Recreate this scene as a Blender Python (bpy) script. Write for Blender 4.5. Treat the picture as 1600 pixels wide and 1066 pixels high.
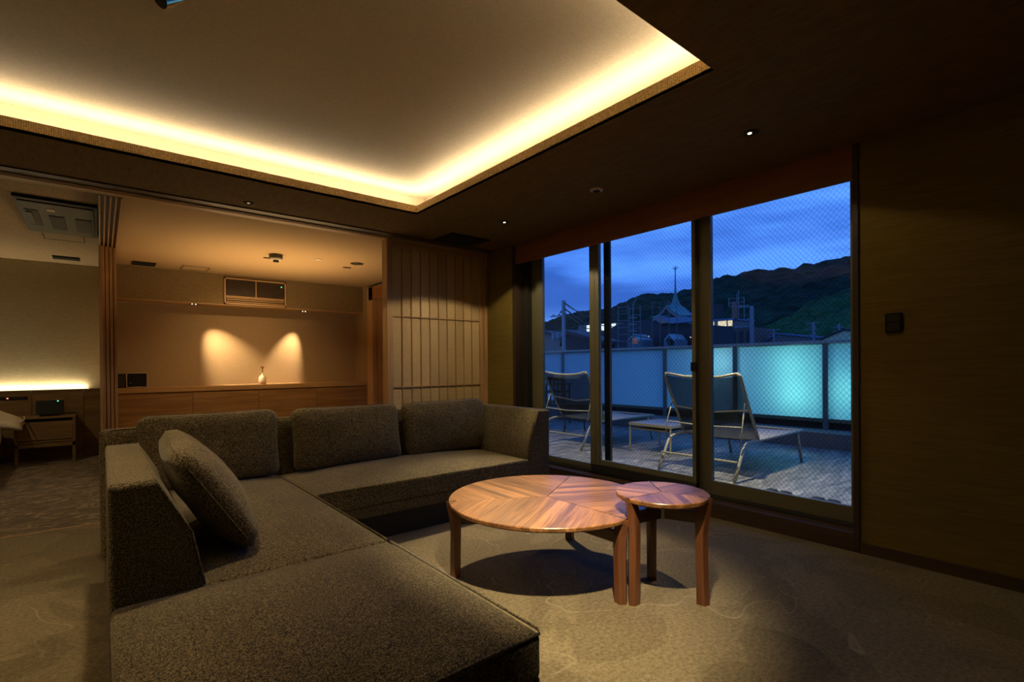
import bpy, bmesh, math, random
from mathutils import Vector, Matrix, noise
random.seed(7)
PI = math.pi
sc = bpy.context.scene
for o in list(bpy.data.objects): bpy.data.objects.remove(o, do_unlink=True)
COL = sc.collection

# ------------------------------------------------------------------ camera
cam_d = bpy.data.cameras.new('camera'); cam = bpy.data.objects.new('camera', cam_d); COL.objects.link(cam)
YAW, PITCH, ROLL = 0.6841, -0.0054, -0.00826
cy_, sy_ = math.cos(YAW), math.sin(YAW)
F = Vector((sy_, cy_, 0)); R = Vector((cy_, -sy_, 0)); U = Vector((0, 0, 1))
F2 = F*math.cos(PITCH)+U*math.sin(PITCH); U2 = U*math.cos(PITCH)-F*math.sin(PITCH)
R3 = R*math.cos(ROLL)+U2*math.sin(ROLL); U3 = U2*math.cos(ROLL)-R*math.sin(ROLL)
mw = Matrix((R3, U3, -F2)).transposed().to_4x4(); mw.translation = (0, 0, 1.12)
cam.matrix_world = mw
cam_d.sensor_width = 36; cam_d.lens = 780.7/1600*36
cam_d.shift_x = 6/1600; cam_d.shift_y = (574.8-533)/1600
cam_d.clip_start = 0.05; cam_d.clip_end = 2000
sc.camera = cam

# ------------------------------------------------------------------ exposure
sc.view_settings.view_transform = 'Standard'; sc.view_settings.look = 'None'
sc.view_settings.exposure = 0.0; sc.view_settings.gamma = 1.0; sc.view_settings.use_curve_mapping = False
cy = sc.cycles
cy.use_denoising = True; cy.max_bounces = 10; cy.diffuse_bounces = 5; cy.glossy_bounces = 4
cy.transmission_bounces = 6; cy.transparent_max_bounces = 16; cy.sample_clamp_indirect = 4
cy.caustics_reflective = False; cy.caustics_refractive = False

# ------------------------------------------------------------------ sky (dusk)
def build_world():
    w = bpy.data.worlds.new('dusk_sky'); sc.world = w; w.use_nodes = True
    nt = w.node_tree; nt.nodes.clear(); N = nt.nodes.new; L = nt.links.new
    tc = N('ShaderNodeTexCoord'); mp = N('ShaderNodeMapping'); mp.inputs['Scale'].default_value = (1.6, 1.6, 9)
    mp.inputs['Rotation'].default_value = (0.12, 0.05, 0)
    L(tc.outputs['Generated'], mp.inputs[0])
    n = N('ShaderNodeTexNoise'); n.inputs['Scale'].default_value = 1.5; n.inputs['Detail'].default_value = 5; n.inputs['Roughness'].default_value = .5
    L(mp.outputs[0], n.inputs['Vector'])
    r = N('ShaderNodeValToRGB'); r.color_ramp.elements[0].position = .40; r.color_ramp.elements[1].position = .60
    r.color_ramp.elements[0].color = (.026, .095, .42, 1); r.color_ramp.elements[1].color = (.08, .25, .92, 1)
    L(n.outputs[0], r.inputs[0])
    sx = N('ShaderNodeSeparateXYZ'); L(tc.outputs['Generated'], sx.inputs[0])
    g = N('ShaderNodeMapRange'); g.inputs[1].default_value = 0.0; g.inputs[2].default_value = .12; L(sx.outputs[2], g.inputs[0])
    mx = N('ShaderNodeMix'); mx.data_type = 'RGBA'; L(g.outputs[0], mx.inputs[0])
    mx.inputs[6].default_value = (.13, .34, .9, 1); L(r.outputs[0], mx.inputs[7])
    b = N('ShaderNodeBackground'); b.inputs['Strength'].default_value = 1.75; L(mx.outputs[2], b.inputs[0])
    o = N('ShaderNodeOutputWorld'); L(b.outputs[0], o.inputs[0])
build_world()

# ------------------------------------------------------------------ lights
WARM = (1.0, .62, .27); AMBER = (1.0, .62, .27); CREAM = (1.0, .76, .45)
def area(name, loc, sx, sy, power, col, rot=(0, 0, 0)):
    d = bpy.data.lights.new(name, 'AREA'); d.shape = 'RECTANGLE'; d.size = sx; d.size_y = sy; d.energy = power; d.color = col
    o = bpy.data.objects.new(name, d); COL.objects.link(o); o.location = loc; o.rotation_euler = rot; return o
def spot(name, loc, tgt, power, col, deg, blend=.5, rad=.02):
    d = bpy.data.lights.new(name, 'SPOT'); d.energy = power; d.color = col; d.spot_size = math.radians(deg); d.spot_blend = blend; d.shadow_soft_size = rad
    o = bpy.data.objects.new(name, d); COL.objects.link(o); o.location = loc
    o.rotation_euler = (Vector(tgt)-Vector(loc)).to_track_quat('-Z', 'Y').to_euler(); return o
def point(name, loc, power, col, rad=.05):
    d = bpy.data.lights.new(name, 'POINT'); d.energy = power; d.color = col; d.shadow_soft_size = rad
    o = bpy.data.objects.new(name, d); COL.objects.link(o); o.location = loc; return o
CX0, CX1, CY0, CY1 = -1.70, 2.097, 1.125, 3.787          # cove opening
CD, CZ, LIP, ZC = .20, 2.63, 2.482, 2.405                # recess depth, tray ceiling, lip, low ceiling
UP = (PI, 0, 0)
CLED = (1.0, .79, .54)
for nm, lc, sx, sy, pw in (('far', ((CX0+CX1)/2, CY1+.07, 2.478), CX1-CX0+.1, .03, 21), ('near', ((CX0+CX1)/2, CY0-.07, 2.478), CX1-CX0+.1, .03, 21),
                           ('right', (CX1+.07, (CY0+CY1)/2, 2.478), .03, CY1-CY0+.1, 15), ('left', (CX0-.07, (CY0+CY1)/2, 2.478), .03, CY1-CY0+.1, 15)):
    area('cove_strip_'+nm, lc, sx, sy, pw, CLED, UP)
def downlight_beams(nm, loc, tgt, beam, wide, deg, col=CREAM):
    spot(nm+'_beam', loc, tgt, beam, col, deg, 1, .03)
    spot(nm+'_spill', loc, (loc[0], loc[1], 0), wide, col, 131, .12, .03)
downlight_beams('downlight_a', (2.82, 1.36, 2.385), (1.8, 1.9, .3), 120, 5, 38)
downlight_beams('downlight_b', (2.826, 3.494, 2.385), (1.95, 2.35, .1), 330, 36, 50)
downlight_beams('downlight_c', (.908, .66, 2.385), (1.65, 1.65, 0), 560, .5, 44)
downlight_beams('downlight_d', (.908, 4.249, 2.385), (.7, 3.6, .3), 40, 22, 60, (1, .7, .36))
spot('ceiling_spot_beam', (.19, 2.33, 2.52), (-.22, 2.5, 0), 92, (1, .7, .38), 78, 1, .04)
spot('downlight_e_spill', (-2.3, 2.5, 2.385), (-1.9, 2.5, 0), 150, (1, .68, .34), 150, 1, .15)
spot('soffit_beam_left', (1.018, 8.15, 2.01), (1.62, 8.46, 1.04), 520, (1, .67, .36), 50, 1)
spot('soffit_beam_right', (2.535, 8.22, 2.01), (2.27, 8.46, 1.15), 330, (1, .67, .36), 42, .9)
spot('back_downlight', (1.62, 6.9, 2.40), (1.7, 8.0, .6), 75, AMBER, 110, .9)  # added fill without a fitting, brightens the sideboard fronts
area('back_room_light_a', (1.7, 6.6, 1.6), 1.6, 1.6, 28, AMBER, UP)  # added fill hanging in mid-air, washes the back-room ceiling
area('headboard_strip', (-1.45, 8.435, .868), 2.6, .02, 16, (1, .76, .42), UP)
spot('bedroom_light', (-1.3, 6.3, 2.40), (-1.2, 6.8, 0), 38, CREAM, 150, 1)
for i, (y, z, p) in enumerate([(2.74, 1.12, 5.5), (2.70, .70, 7), (3.68, 1.12, 5), (2.05, .78, 6)]):
    point('street_lamp_glow', (7.30, y, z), p, (.26, .78, .72) if i != 2 else (.4, .8, .85), .06)  # unseen teal points set close behind the frosted panels for their glow
point('street_lamp_far', (8.0, 2.4, .8), 7, (.03, .50, .50), .2)  # added wide teal wash behind the panels, no lamp body
point('street_lamp_far', (7.9, 4.6, .6), 3, (.05, .35, .6), .2)
spot('eave_light', (3.9, 2.2, 2.5), (4.15, 2.2, 0), 330, (1, .86, .64), 84, 1)
spot('eave_light_far', (3.9, 4.6, 2.5), (4.15, 4.6, 0), 200, (1, .86, .64), 84, 1)

# ------------------------------------------------------------------ material helpers
MATS = {}
class NT:
    def __init__(s, name):
        s.m = bpy.data.materials.new(name); s.m.use_nodes = True; s.t = s.m.node_tree; s.t.nodes.clear()
        s.out = s.t.nodes.new('ShaderNodeOutputMaterial'); s.b = s.t.nodes.new('ShaderNodeBsdfPrincipled')
        s.L(s.b.outputs[0], s.out.inputs[0]); MATS[name] = s.m
        s.tc = s.t.nodes.new('ShaderNodeTexCoord')
    def L(s, a, b): s.t.links.new(a, b)
    def N(s, t): return s.t.nodes.new(t)
    def P(s, **k):
        for n, v in k.items():
            n = {'rough': 'Roughness', 'metal': 'Metallic', 'col': 'Base Color', 'spec': 'Specular IOR Level', 'coat': 'Coat Weight', 'sheen': 'Sheen Weight', 'em': 'Emission Color', 'es': 'Emission Strength'}[n]
            if n in ('Base Color', 'Emission Color'): v = (*v, 1)
            s.b.inputs[n].default_value = v
        return s
    def mapc(s, scale=(1, 1, 1), rot=(0, 0, 0), rnd=False):
        mp = s.N('ShaderNodeMapping'); mp.inputs['Scale'].default_value = scale; mp.inputs['Rotation'].default_value = rot
        s.L(s.tc.outputs['Object'], mp.inputs[0])
        if rnd:
            oi = s.N('ShaderNodeObjectInfo'); mu = s.N('ShaderNodeMath'); mu.operation = 'MULTIPLY'; mu.inputs[1].default_value = 37.
            s.L(oi.outputs['Random'], mu.inputs[0])
            cb = s.N('ShaderNodeCombineXYZ'); s.L(mu.outputs[0], cb.inputs[0]); s.L(mu.outputs[0], cb.inputs[1]); s.L(mu.outputs[0], cb.inputs[2])
            s.L(cb.outputs[0], mp.inputs['Location'])
        return mp.outputs[0]
    def noise(s, v, scale, detail=3, rough=.5, dist=0):
        n = s.N('ShaderNodeTexNoise'); n.inputs['Scale'].default_value = scale; n.inputs['Detail'].default_value = detail
        n.inputs['Roughness'].default_value = rough; n.inputs['Distortion'].default_value = dist; s.L(v, n.inputs['Vector']); return n.outputs[0]
    def ramp(s, f, stops):
        r = s.N('ShaderNodeValToRGB'); e = r.color_ramp.elements
        while len(e) < len(stops): e.new(.5)
        for i, (p, c) in enumerate(stops): e[i].position = p; e[i].color = (*c, 1) if len(c) == 3 else c
        s.L(f, r.inputs[0]); return r.outputs[0]
    def mix(s, a, b, f, mode='MIX'):
        m = s.N('ShaderNodeMix'); m.data_type = 'RGBA'; m.blend_type = mode
        for sock, v in ((m.inputs[6], a), (m.inputs[7], b), (m.inputs[0], f)):
            if hasattr(v, 'is_linked') or hasattr(v, 'links'): s.L(v, sock)
            else: sock.default_value = (*v, 1) if isinstance(v, tuple) else v
        return m.outputs[2]
    def math(s, op, a, b=None, clamp=False):
        m = s.N('ShaderNodeMath'); m.operation = op; m.use_clamp = clamp
        for i, v in enumerate((a, b)):
            if v is None: continue
            if isinstance(v, (int, float)): m.inputs[i].default_value = v
            else: s.L(v, m.inputs[i])
        return m.outputs[0]
    def bump(s, h, st=.3, d=.002):
        b = s.N('ShaderNodeBump'); b.inputs['Strength'].default_value = st; b.inputs['Distance'].default_value = d
        s.L(h, b.inputs['Height']); s.L(b.outputs[0], s.b.inputs['Normal']); return s
    def col(s, c): s.L(c, s.b.inputs['Base Color']); return s
def plain(name, c, rough=.5, **k):
    return NT(name).P(col=c, rough=rough, **k).m
def wood(name, dark, light, axis=0, rough=.42, scale=1., strips=0, **k):
    t = NT(name).P(rough=rough, **k)
    sc3 = [26*scale]*3; sc3[axis] = 1.6*scale
    v = t.mapc(tuple(sc3), rnd=True)
    n = t.noise(v, 1, 4, .6, .6)
    mid = tuple((a+b)/2 for a, b in zip(dark, light))
    c = t.ramp(n, [(.3, dark), (.52, mid), (.72, light)])
    if strips:
        sp = t.N('ShaderNodeSeparateXYZ'); t.L(t.tc.outputs['Object'], sp.inputs[0])
        q = t.math('FLOOR', t.math('MULTIPLY', sp.outputs[1 if axis == 0 else 0], strips))
        wn = t.N('ShaderNodeTexWhiteNoise'); wn.noise_dimensions = '1D'; t.L(q, wn.inputs['W'])
        c = t.mix(c, t.ramp(wn.outputs[0], [(0, (.55, .5, .46)), (1, (1.25, 1.2, 1.15))]), 1.0, 'MULTIPLY')
    t.col(c); t.bump(n, .15, .001); return t.m
def fabric_mat(name, dark, light, sc_=230, fleck=.55):
    t = NT(name).P(rough=.95, spec=.15, sheen=.15)
    v = t.mapc((1, 1, 1))
    n = t.noise(v, sc_, 2, .7); n2 = t.noise(v, sc_*.4, 2, .6); n3 = t.noise(v, 6, 2)
    mid = tuple(a*.72+b*.28 for a, b in zip(dark, light))
    c = t.ramp(t.math('ADD', t.math('MULTIPLY', n, .78), t.math('MULTIPLY', n2, .22)), [(.41, dark), (.49, mid), (.60, light)])
    c = t.mix(c, t.ramp(n3, [(.3, (.85, .85, .85)), (.7, (1.1, 1.1, 1.1))]), 1.0, 'MULTIPLY')
    t.col(c); t.bump(n, .5, .002); return t.m
def wallpaper(name, dark, light, st=(3, 3, 90), bs=.25, rough=.85):
    t = NT(name).P(rough=rough, spec=.2)
    v = t.mapc(st); n = t.noise(v, 1.6, 4, .65)
    v2 = t.mapc((1, 1, 1)); n2 = t.noise(v2, 180, 2)
    t.col(t.ramp(t.math('ADD', t.math('MULTIPLY', n, .7), t.math('MULTIPLY', n2, .3)), [(.36, dark), (.64, light)]))
    t.bump(n, bs, .001); return t.m

def carpet(name, dark, light, line, marble=False):
    t = NT(name).P(rough=1, spec=.05, sheen=.2)
    v = t.mapc(); n = t.noise(v, 220, 2, .7); nb = t.noise(v, 60, 2)
    c = t.ramp(t.math('ADD', t.math('MULTIPLY', n, .6), t.math('MULTIPLY', nb, .4)), [(.35, dark), (.65, light)])
    if marble:
        w = t.noise(t.mapc((1.2, 2.6, 1)), 2.6, 5, .65, 2.2)
        l = t.math('SUBTRACT', 1, t.math('MULTIPLY', t.math('ABSOLUTE', t.math('SUBTRACT', t.math('FRACT', t.math('MULTIPLY', w, 3)), .5)), 7), True)
        l = t.math('MULTIPLY', l, t.ramp(t.noise(v, 7, 3), [(.32, (0, 0, 0)), (.55, (1, 1, 1))]))
    else:
        w = t.noise(v, .95, 3, .55, .5)
        fr = t.math('FRACT', t.math('MULTIPLY', w, 7))
        l = t.math('SUBTRACT', 1, t.math('MULTIPLY', t.math('ABSOLUTE', t.math('SUBTRACT', fr, .5)), 38), True)
        l = t.math('MULTIPLY', l, t.ramp(t.noise(v, 2.3, 3), [(.44, (0, 0, 0)), (.56, (1, 1, 1))]))
        pm = t.noise(v, 1.4, 3, .5, 1.5)
        c = t.mix(c, t.ramp(pm, [(.47, (.86, .85, .83)), (.5, (1.08, 1.08, 1.08))]), 1.0, 'MULTIPLY')
    c = t.mix(c, line, t.math('MULTIPLY', l, .8))
    t.col(c)
    t.bump(t.math('ADD', t.math('MULTIPLY', n, .5), t.math('MULTIPLY', l, 1.5)), .6, .004); return t.m

m_carpet = carpet('olive_carpet', (.075, .060, .030), (.25, .21, .125), (.30, .26, .16))
m_carpet2 = carpet('marbled_carpet', (.06, .045, .024), (.12, .095, .05), (.50, .40, .25), True)
m_wall = wallpaper('olive_wallpaper', (.15, .11, .02), (.22, .16, .035), bs=.12)
m_wall_back = wallpaper('tan_woven_wallpaper', (.26, .19, .11), (.38, .28, .17), (60, 60, 60), .4)
m_wall_bed = wallpaper('beige_wallpaper', (.40, .36, .25), (.50, .46, .34), (14, 14, 60))
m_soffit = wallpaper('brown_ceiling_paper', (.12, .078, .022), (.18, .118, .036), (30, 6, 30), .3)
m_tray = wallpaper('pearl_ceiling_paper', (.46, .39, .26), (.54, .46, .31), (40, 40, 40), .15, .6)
m_ceil_back = wallpaper('tan_ceiling_paper', (.38, .27, .15), (.48, .35, .2), (50, 50, 50), .3)
m_ceil_bed = wallpaper('linen_ceiling_paper', (.36, .29, .19), (.5, .41, .28), (60, 10, 60), .5)
def straw():
    t = NT('woven_straw_trim').P(rough=.8)
    sp = t.N('ShaderNodeSeparateXYZ'); t.L(t.tc.outputs['Object'], sp.inputs[0])
    s = t.math('ADD', sp.outputs[0], sp.outputs[1])
    a = t.math('SINE', t.math('MULTIPLY', s, 620)); b = t.math('SINE', t.math('ADD', t.math('MULTIPLY', sp.outputs[2], 900), t.math('MULTIPLY', a, 1.2)))
    h = t.math('ADD', t.math('MULTIPLY', a, .5), t.math('MULTIPLY', b, .5))
    n = t.noise(t.mapc(), 120, 2)
    h2 = t.math('ADD', t.math('MULTIPLY', h, .25), n)
    t.col(t.ramp(h2, [(.25, (.34, .20, .07)), (.75, (.88, .64, .30))])); t.bump(h, .5, .002); return t.m
m_straw = straw()
m_hinoki = wood('cypress_wood', (.40, .24, .10), (.56, .37, .18), 2, .5)
m_hinoki_x = wood('cypress_wood_rail', (.38, .23, .10), (.54, .36, .17), 0, .5)
m_hinoki_y = wood('cypress_wood_beam', (.36, .22, .10), (.52, .34, .16), 1, .5)
m_darkwood = wood('dark_stained_wood', (.045, .026, .014), (.085, .05, .026), 1, .5)
m_darkwood_z = wood('dark_stained_casing', (.03, .02, .012), (.06, .038, .022), 2, .5)
m_pelmet = wood('brown_pelmet_wood', (.20, .075, .022), (.27, .105, .032), 1, .6)
m_oak = wood('oak_cabinet', (.17, .09, .035), (.34, .20, .09), 0, .45, .7)
m_oak_top = wood('oak_counter', (.30, .18, .08), (.46, .30, .15), 0, .4, .7)
m_headb = wood('oak_headboard', (.14, .085, .03), (.25, .16, .06), 0, .5, .6)
m_walnut = wood('walnut_veneer', (.13, .058, .022), (.46, .24, .10), 0, .34, 2.2, 26, coat=.08)
m_walnut_v = wood('walnut_solid', (.075, .028, .012), (.18, .070, .030), 2, .35, 1.4)
m_walnut_e = wood('walnut_edge', (.15, .06, .026), (.30, .13, .06), 0, .35, 1.)
m_stretch = wood('dark_walnut_rail', (.05, .022, .012), (.10, .045, .022), 0, .4)
m_sofa = fabric_mat('olive_tweed', (.008, .007, .004), (.24, .195, .10))
m_base = plain('black_plinth', (.012, .011, .009), .6)
m_steel = plain('brushed_metal', (.55, .52, .45), .3, metal=1.)
m_black = plain('black_plastic', (.005,.005,.005), .6, spec=.25)
m_dark = plain('dark_grille', (.012, .012, .010), .7)
m_bronze = plain('bronze_aluminium', (.155, .15, .088), .42, metal=.2)
m_bronze_d = plain('dark_bronze_aluminium', (.045, .045, .038), .4, metal=.4)
m_railtop = plain('pale_bronze_rail', (.34, .32, .26), .5)  # bronze lightened, light on the top rail is put into the colour
m_post = plain('grey_bronze_post', (.15, .15, .12), .5)  # bronze paled to carry the light falling on the posts
m_scaf = plain('scaffold_steel', (.07, .08, .09), .6)
m_dormer = plain('pale_verdigris_roof', (.20, .30, .33), .7)
m_rubber = plain('black_rubber', (.006, .006, .006), .8)
m_white = plain('white_plastic', (.6, .55, .45), .5)
m_acgrey = plain('olive_grey_plastic', (.055, .055, .035), .6)
m_linen = fabric_mat('cream_linen', (.52, .46, .36), (.66, .60, .48), 120)
m_gap = plain('shadow_gap', (.01, .008, .006), .9)
def paper():
    t = NT('shoji_paper').P(rough=.8, spec=.2)
    sp = t.N('ShaderNodeTexVoronoi'); sp.inputs['Scale'].default_value = 16; t.L(t.mapc(), sp.inputs['Vector'])
    dots = t.math('LESS_THAN', sp.outputs['Distance'], .055)
    n = t.noise(t.mapc(rnd=True), .3, 1)
    base = t.ramp(n, [(.35, (.50, .37, .19)), (.65, (.74, .57, .31))])
    n2 = t.noise(t.mapc((2, 2, 9)), 8, 4)
    base = t.mix(base, t.ramp(n2, [(.3, (.9, .9, .9)), (.7, (1.05, 1.05, 1.05))]), 1., 'MULTIPLY')
    t.col(t.mix(base, (.2, .12, .05), dots)); return t.m
m_paper = paper()
def emis(name, c, s):
    t = NT(name).P(col=(0, 0, 0), em=c, es=s); return t.m
m_led = emis('led_strip', (1, .85, .6), 3.5)
m_lamp = emis('lamp_lens', (1, .8, .5), 9)
m_dimlamp = emis('dim_lamp_lens', (1, .7, .4), .5)
m_green = emis('green_indicator', (.1, 1, .35), 2.5)
m_red = emis('red_indicator', (1, .2, .08), 3)
m_litwin = emis('lit_window', (1, .85, .6), .9)
m_litpink = emis('pink_lit_window', (1, .45, .4), .12)
m_tiny = emis('distant_lamp', (1, .85, .65), 1.4)
def wired_glass():
    t = NT('wired_glass'); t.t.nodes.remove(t.b)
    sp = t.N('ShaderNodeSeparateXYZ'); t.L(t.tc.outputs['Object'], sp.inputs[0])
    ls = []
    for op in ('ADD', 'SUBTRACT'):
        f = t.math('FRACT', t.math('MULTIPLY', t.math(op, sp.outputs[1], t.math('MULTIPLY', sp.outputs[2], .85)), 31))
        ls.append(t.math('LESS_THAN', t.math('ABSOLUTE', t.math('SUBTRACT', f, .5)), .022))
    w = t.math('MAXIMUM', ls[0], ls[1])
    tr = t.N('ShaderNodeBsdfTransparent'); tr.inputs[0].default_value = (.94, .96, .95, 1)
    gl = t.N('ShaderNodeBsdfGlossy'); gl.inputs['Roughness'].default_value = .02
    fr = t.N('ShaderNodeFresnel'); fr.inputs[0].default_value = 1.16
    m1 = t.N('ShaderNodeMixShader'); t.L(fr.outputs[0], m1.inputs[0]); t.L(tr.outputs[0], m1.inputs[1]); t.L(gl.outputs[0], m1.inputs[2])
    df = t.N('ShaderNodeBsdfDiffuse'); df.inputs[0].default_value = (.06, .065, .07, 1)
    m2 = t.N('ShaderNodeMixShader'); t.L(t.math('MULTIPLY', w, .6), m2.inputs[0]); t.L(m1.outputs[0], m2.inputs[1]); t.L(df.outputs[0], m2.inputs[2])
    t.L(m2.outputs[0], t.out.inputs[0]); return t.m
m_glass = wired_glass()
def frosted():
    t = NT('frosted_glass'); t.t.nodes.remove(t.b)
    a = t.N('ShaderNodeBsdfTranslucent'); a.inputs[0].default_value = (.62, .80, .80, 1)
    b = t.N('ShaderNodeBsdfDiffuse'); b.inputs[0].default_value = (.30, .42, .42, 1)
    m = t.N('ShaderNodeMixShader'); m.inputs[0].default_value = .4
    t.L(a.outputs[0], m.inputs[1]); t.L(b.outputs[0], m.inputs[2]); t.L(m.outputs[0], t.out.inputs[0]); return t.m
m_frost = frosted()
def clear():
    t = NT('clear_glass_side'); t.t.nodes.remove(t.b); a = t.N('ShaderNodeBsdfTransparent'); a.inputs[0].default_value = (.92, .97, .96, 1); t.L(a.outputs[0], t.out.inputs[0]); return t.m
m_clear = clear()
def sling(name, c, op):
    t = NT(name); t.t.nodes.remove(t.b)
    a = t.N('ShaderNodeBsdfTransparent'); b = t.N('ShaderNodeBsdfDiffuse'); b.inputs[0].default_value = c
    m = t.N('ShaderNodeMixShader'); m.inputs[0].default_value = op
    t.L(a.outputs[0], m.inputs[1]); t.L(b.outputs[0], m.inputs[2]); t.L(m.outputs[0], t.out.inputs[0]); return t.m
m_sling = sling('mesh_sling_fabric', (.05, .065, .07, 1), .62)
m_sling_skylit = sling('mesh_seat_fabric', (.30, .30, .28, 1), .88)  # sky light on the seat painted in as a paler, denser mesh
m_loungeframe = plain('champagne_metal', (.34, .31, .21), .45, metal=.1)
def tile_mat():
    t = NT('terrace_stone').P(rough=.45)
    n = t.noise(t.mapc((1.4, 7, 1), rnd=True), 2.6, 5, .6, .8)
    t.col(t.ramp(n, [(.32, (.06, .06, .055)), (.5, (.17, .165, .145)), (.68, (.34, .33, .28))])); t.bump(n, .2, .002); return t.m
m_tile = tile_mat()
m_curb = plain('rendered_curb', (.13, .13, .11), .8)
m_extwall = plain('exterior_render', (.16, .15, .13), .8)
def foliage(name, a, b, c_):
    t = NT(name).P(rough=.9, spec=.1)
    n = t.noise(t.mapc((1, 1, 1.4)), .16, 6, .7); n2 = t.noise(t.mapc(), .02, 3)
    t.col(t.ramp(t.math('ADD', t.math('MULTIPLY', n, .6), t.math('MULTIPLY', n2, .4)), [(.36, a), (.52, b), (.66, c_)]))
    vo = t.N('ShaderNodeTexVoronoi'); vo.inputs['Scale'].default_value = .2; t.L(t.mapc(), vo.inputs['Vector'])
    t.bump(t.math('ADD', t.math('MULTIPLY', vo.outputs['Distance'], -1), t.math('MULTIPLY', n, .6)), 1., 4.); return t.m
m_hill = foliage('dark_forest', (.003, .014, .010), (.008, .036, .020), (.020, .075, .036))
m_hill2 = foliage('green_forest', (.008, .035, .015), (.02, .085, .028), (.04, .14, .045))
m_ground = plain('town_ground', (.03, .03, .035), .9)
m_copper = plain('green_copper', (.04, .16, .16), .6)
m_slate = plain('dark_roof_tile', (.010, .014, .022), .6)
m_bluer = plain('blue_grey_roof', (.09, .16, .26), .6)
m_facade = plain('pale_facade', (.16, .14, .13), .8)
m_facade_d = plain('dark_facade', (.03, .03, .032), .8)
m_brick = plain('brick_red_stack', (.20, .09, .07), .8)
m_pole = plain('grey_pole', (.16, .18, .20), .6)
m_wire = plain('black_cable', (.02, .025, .03), .6)
m_cream = plain('cream_gable', (.50, .46, .27), .8)
m_pinkbrd = plain('faded_bargeboard', (.24, .16, .15), .8)
m_vase = plain('white_ceramic', (.72, .62, .48), .35)
m_stem = plain('dry_stem', (.25, .13, .05), .8)

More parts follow.
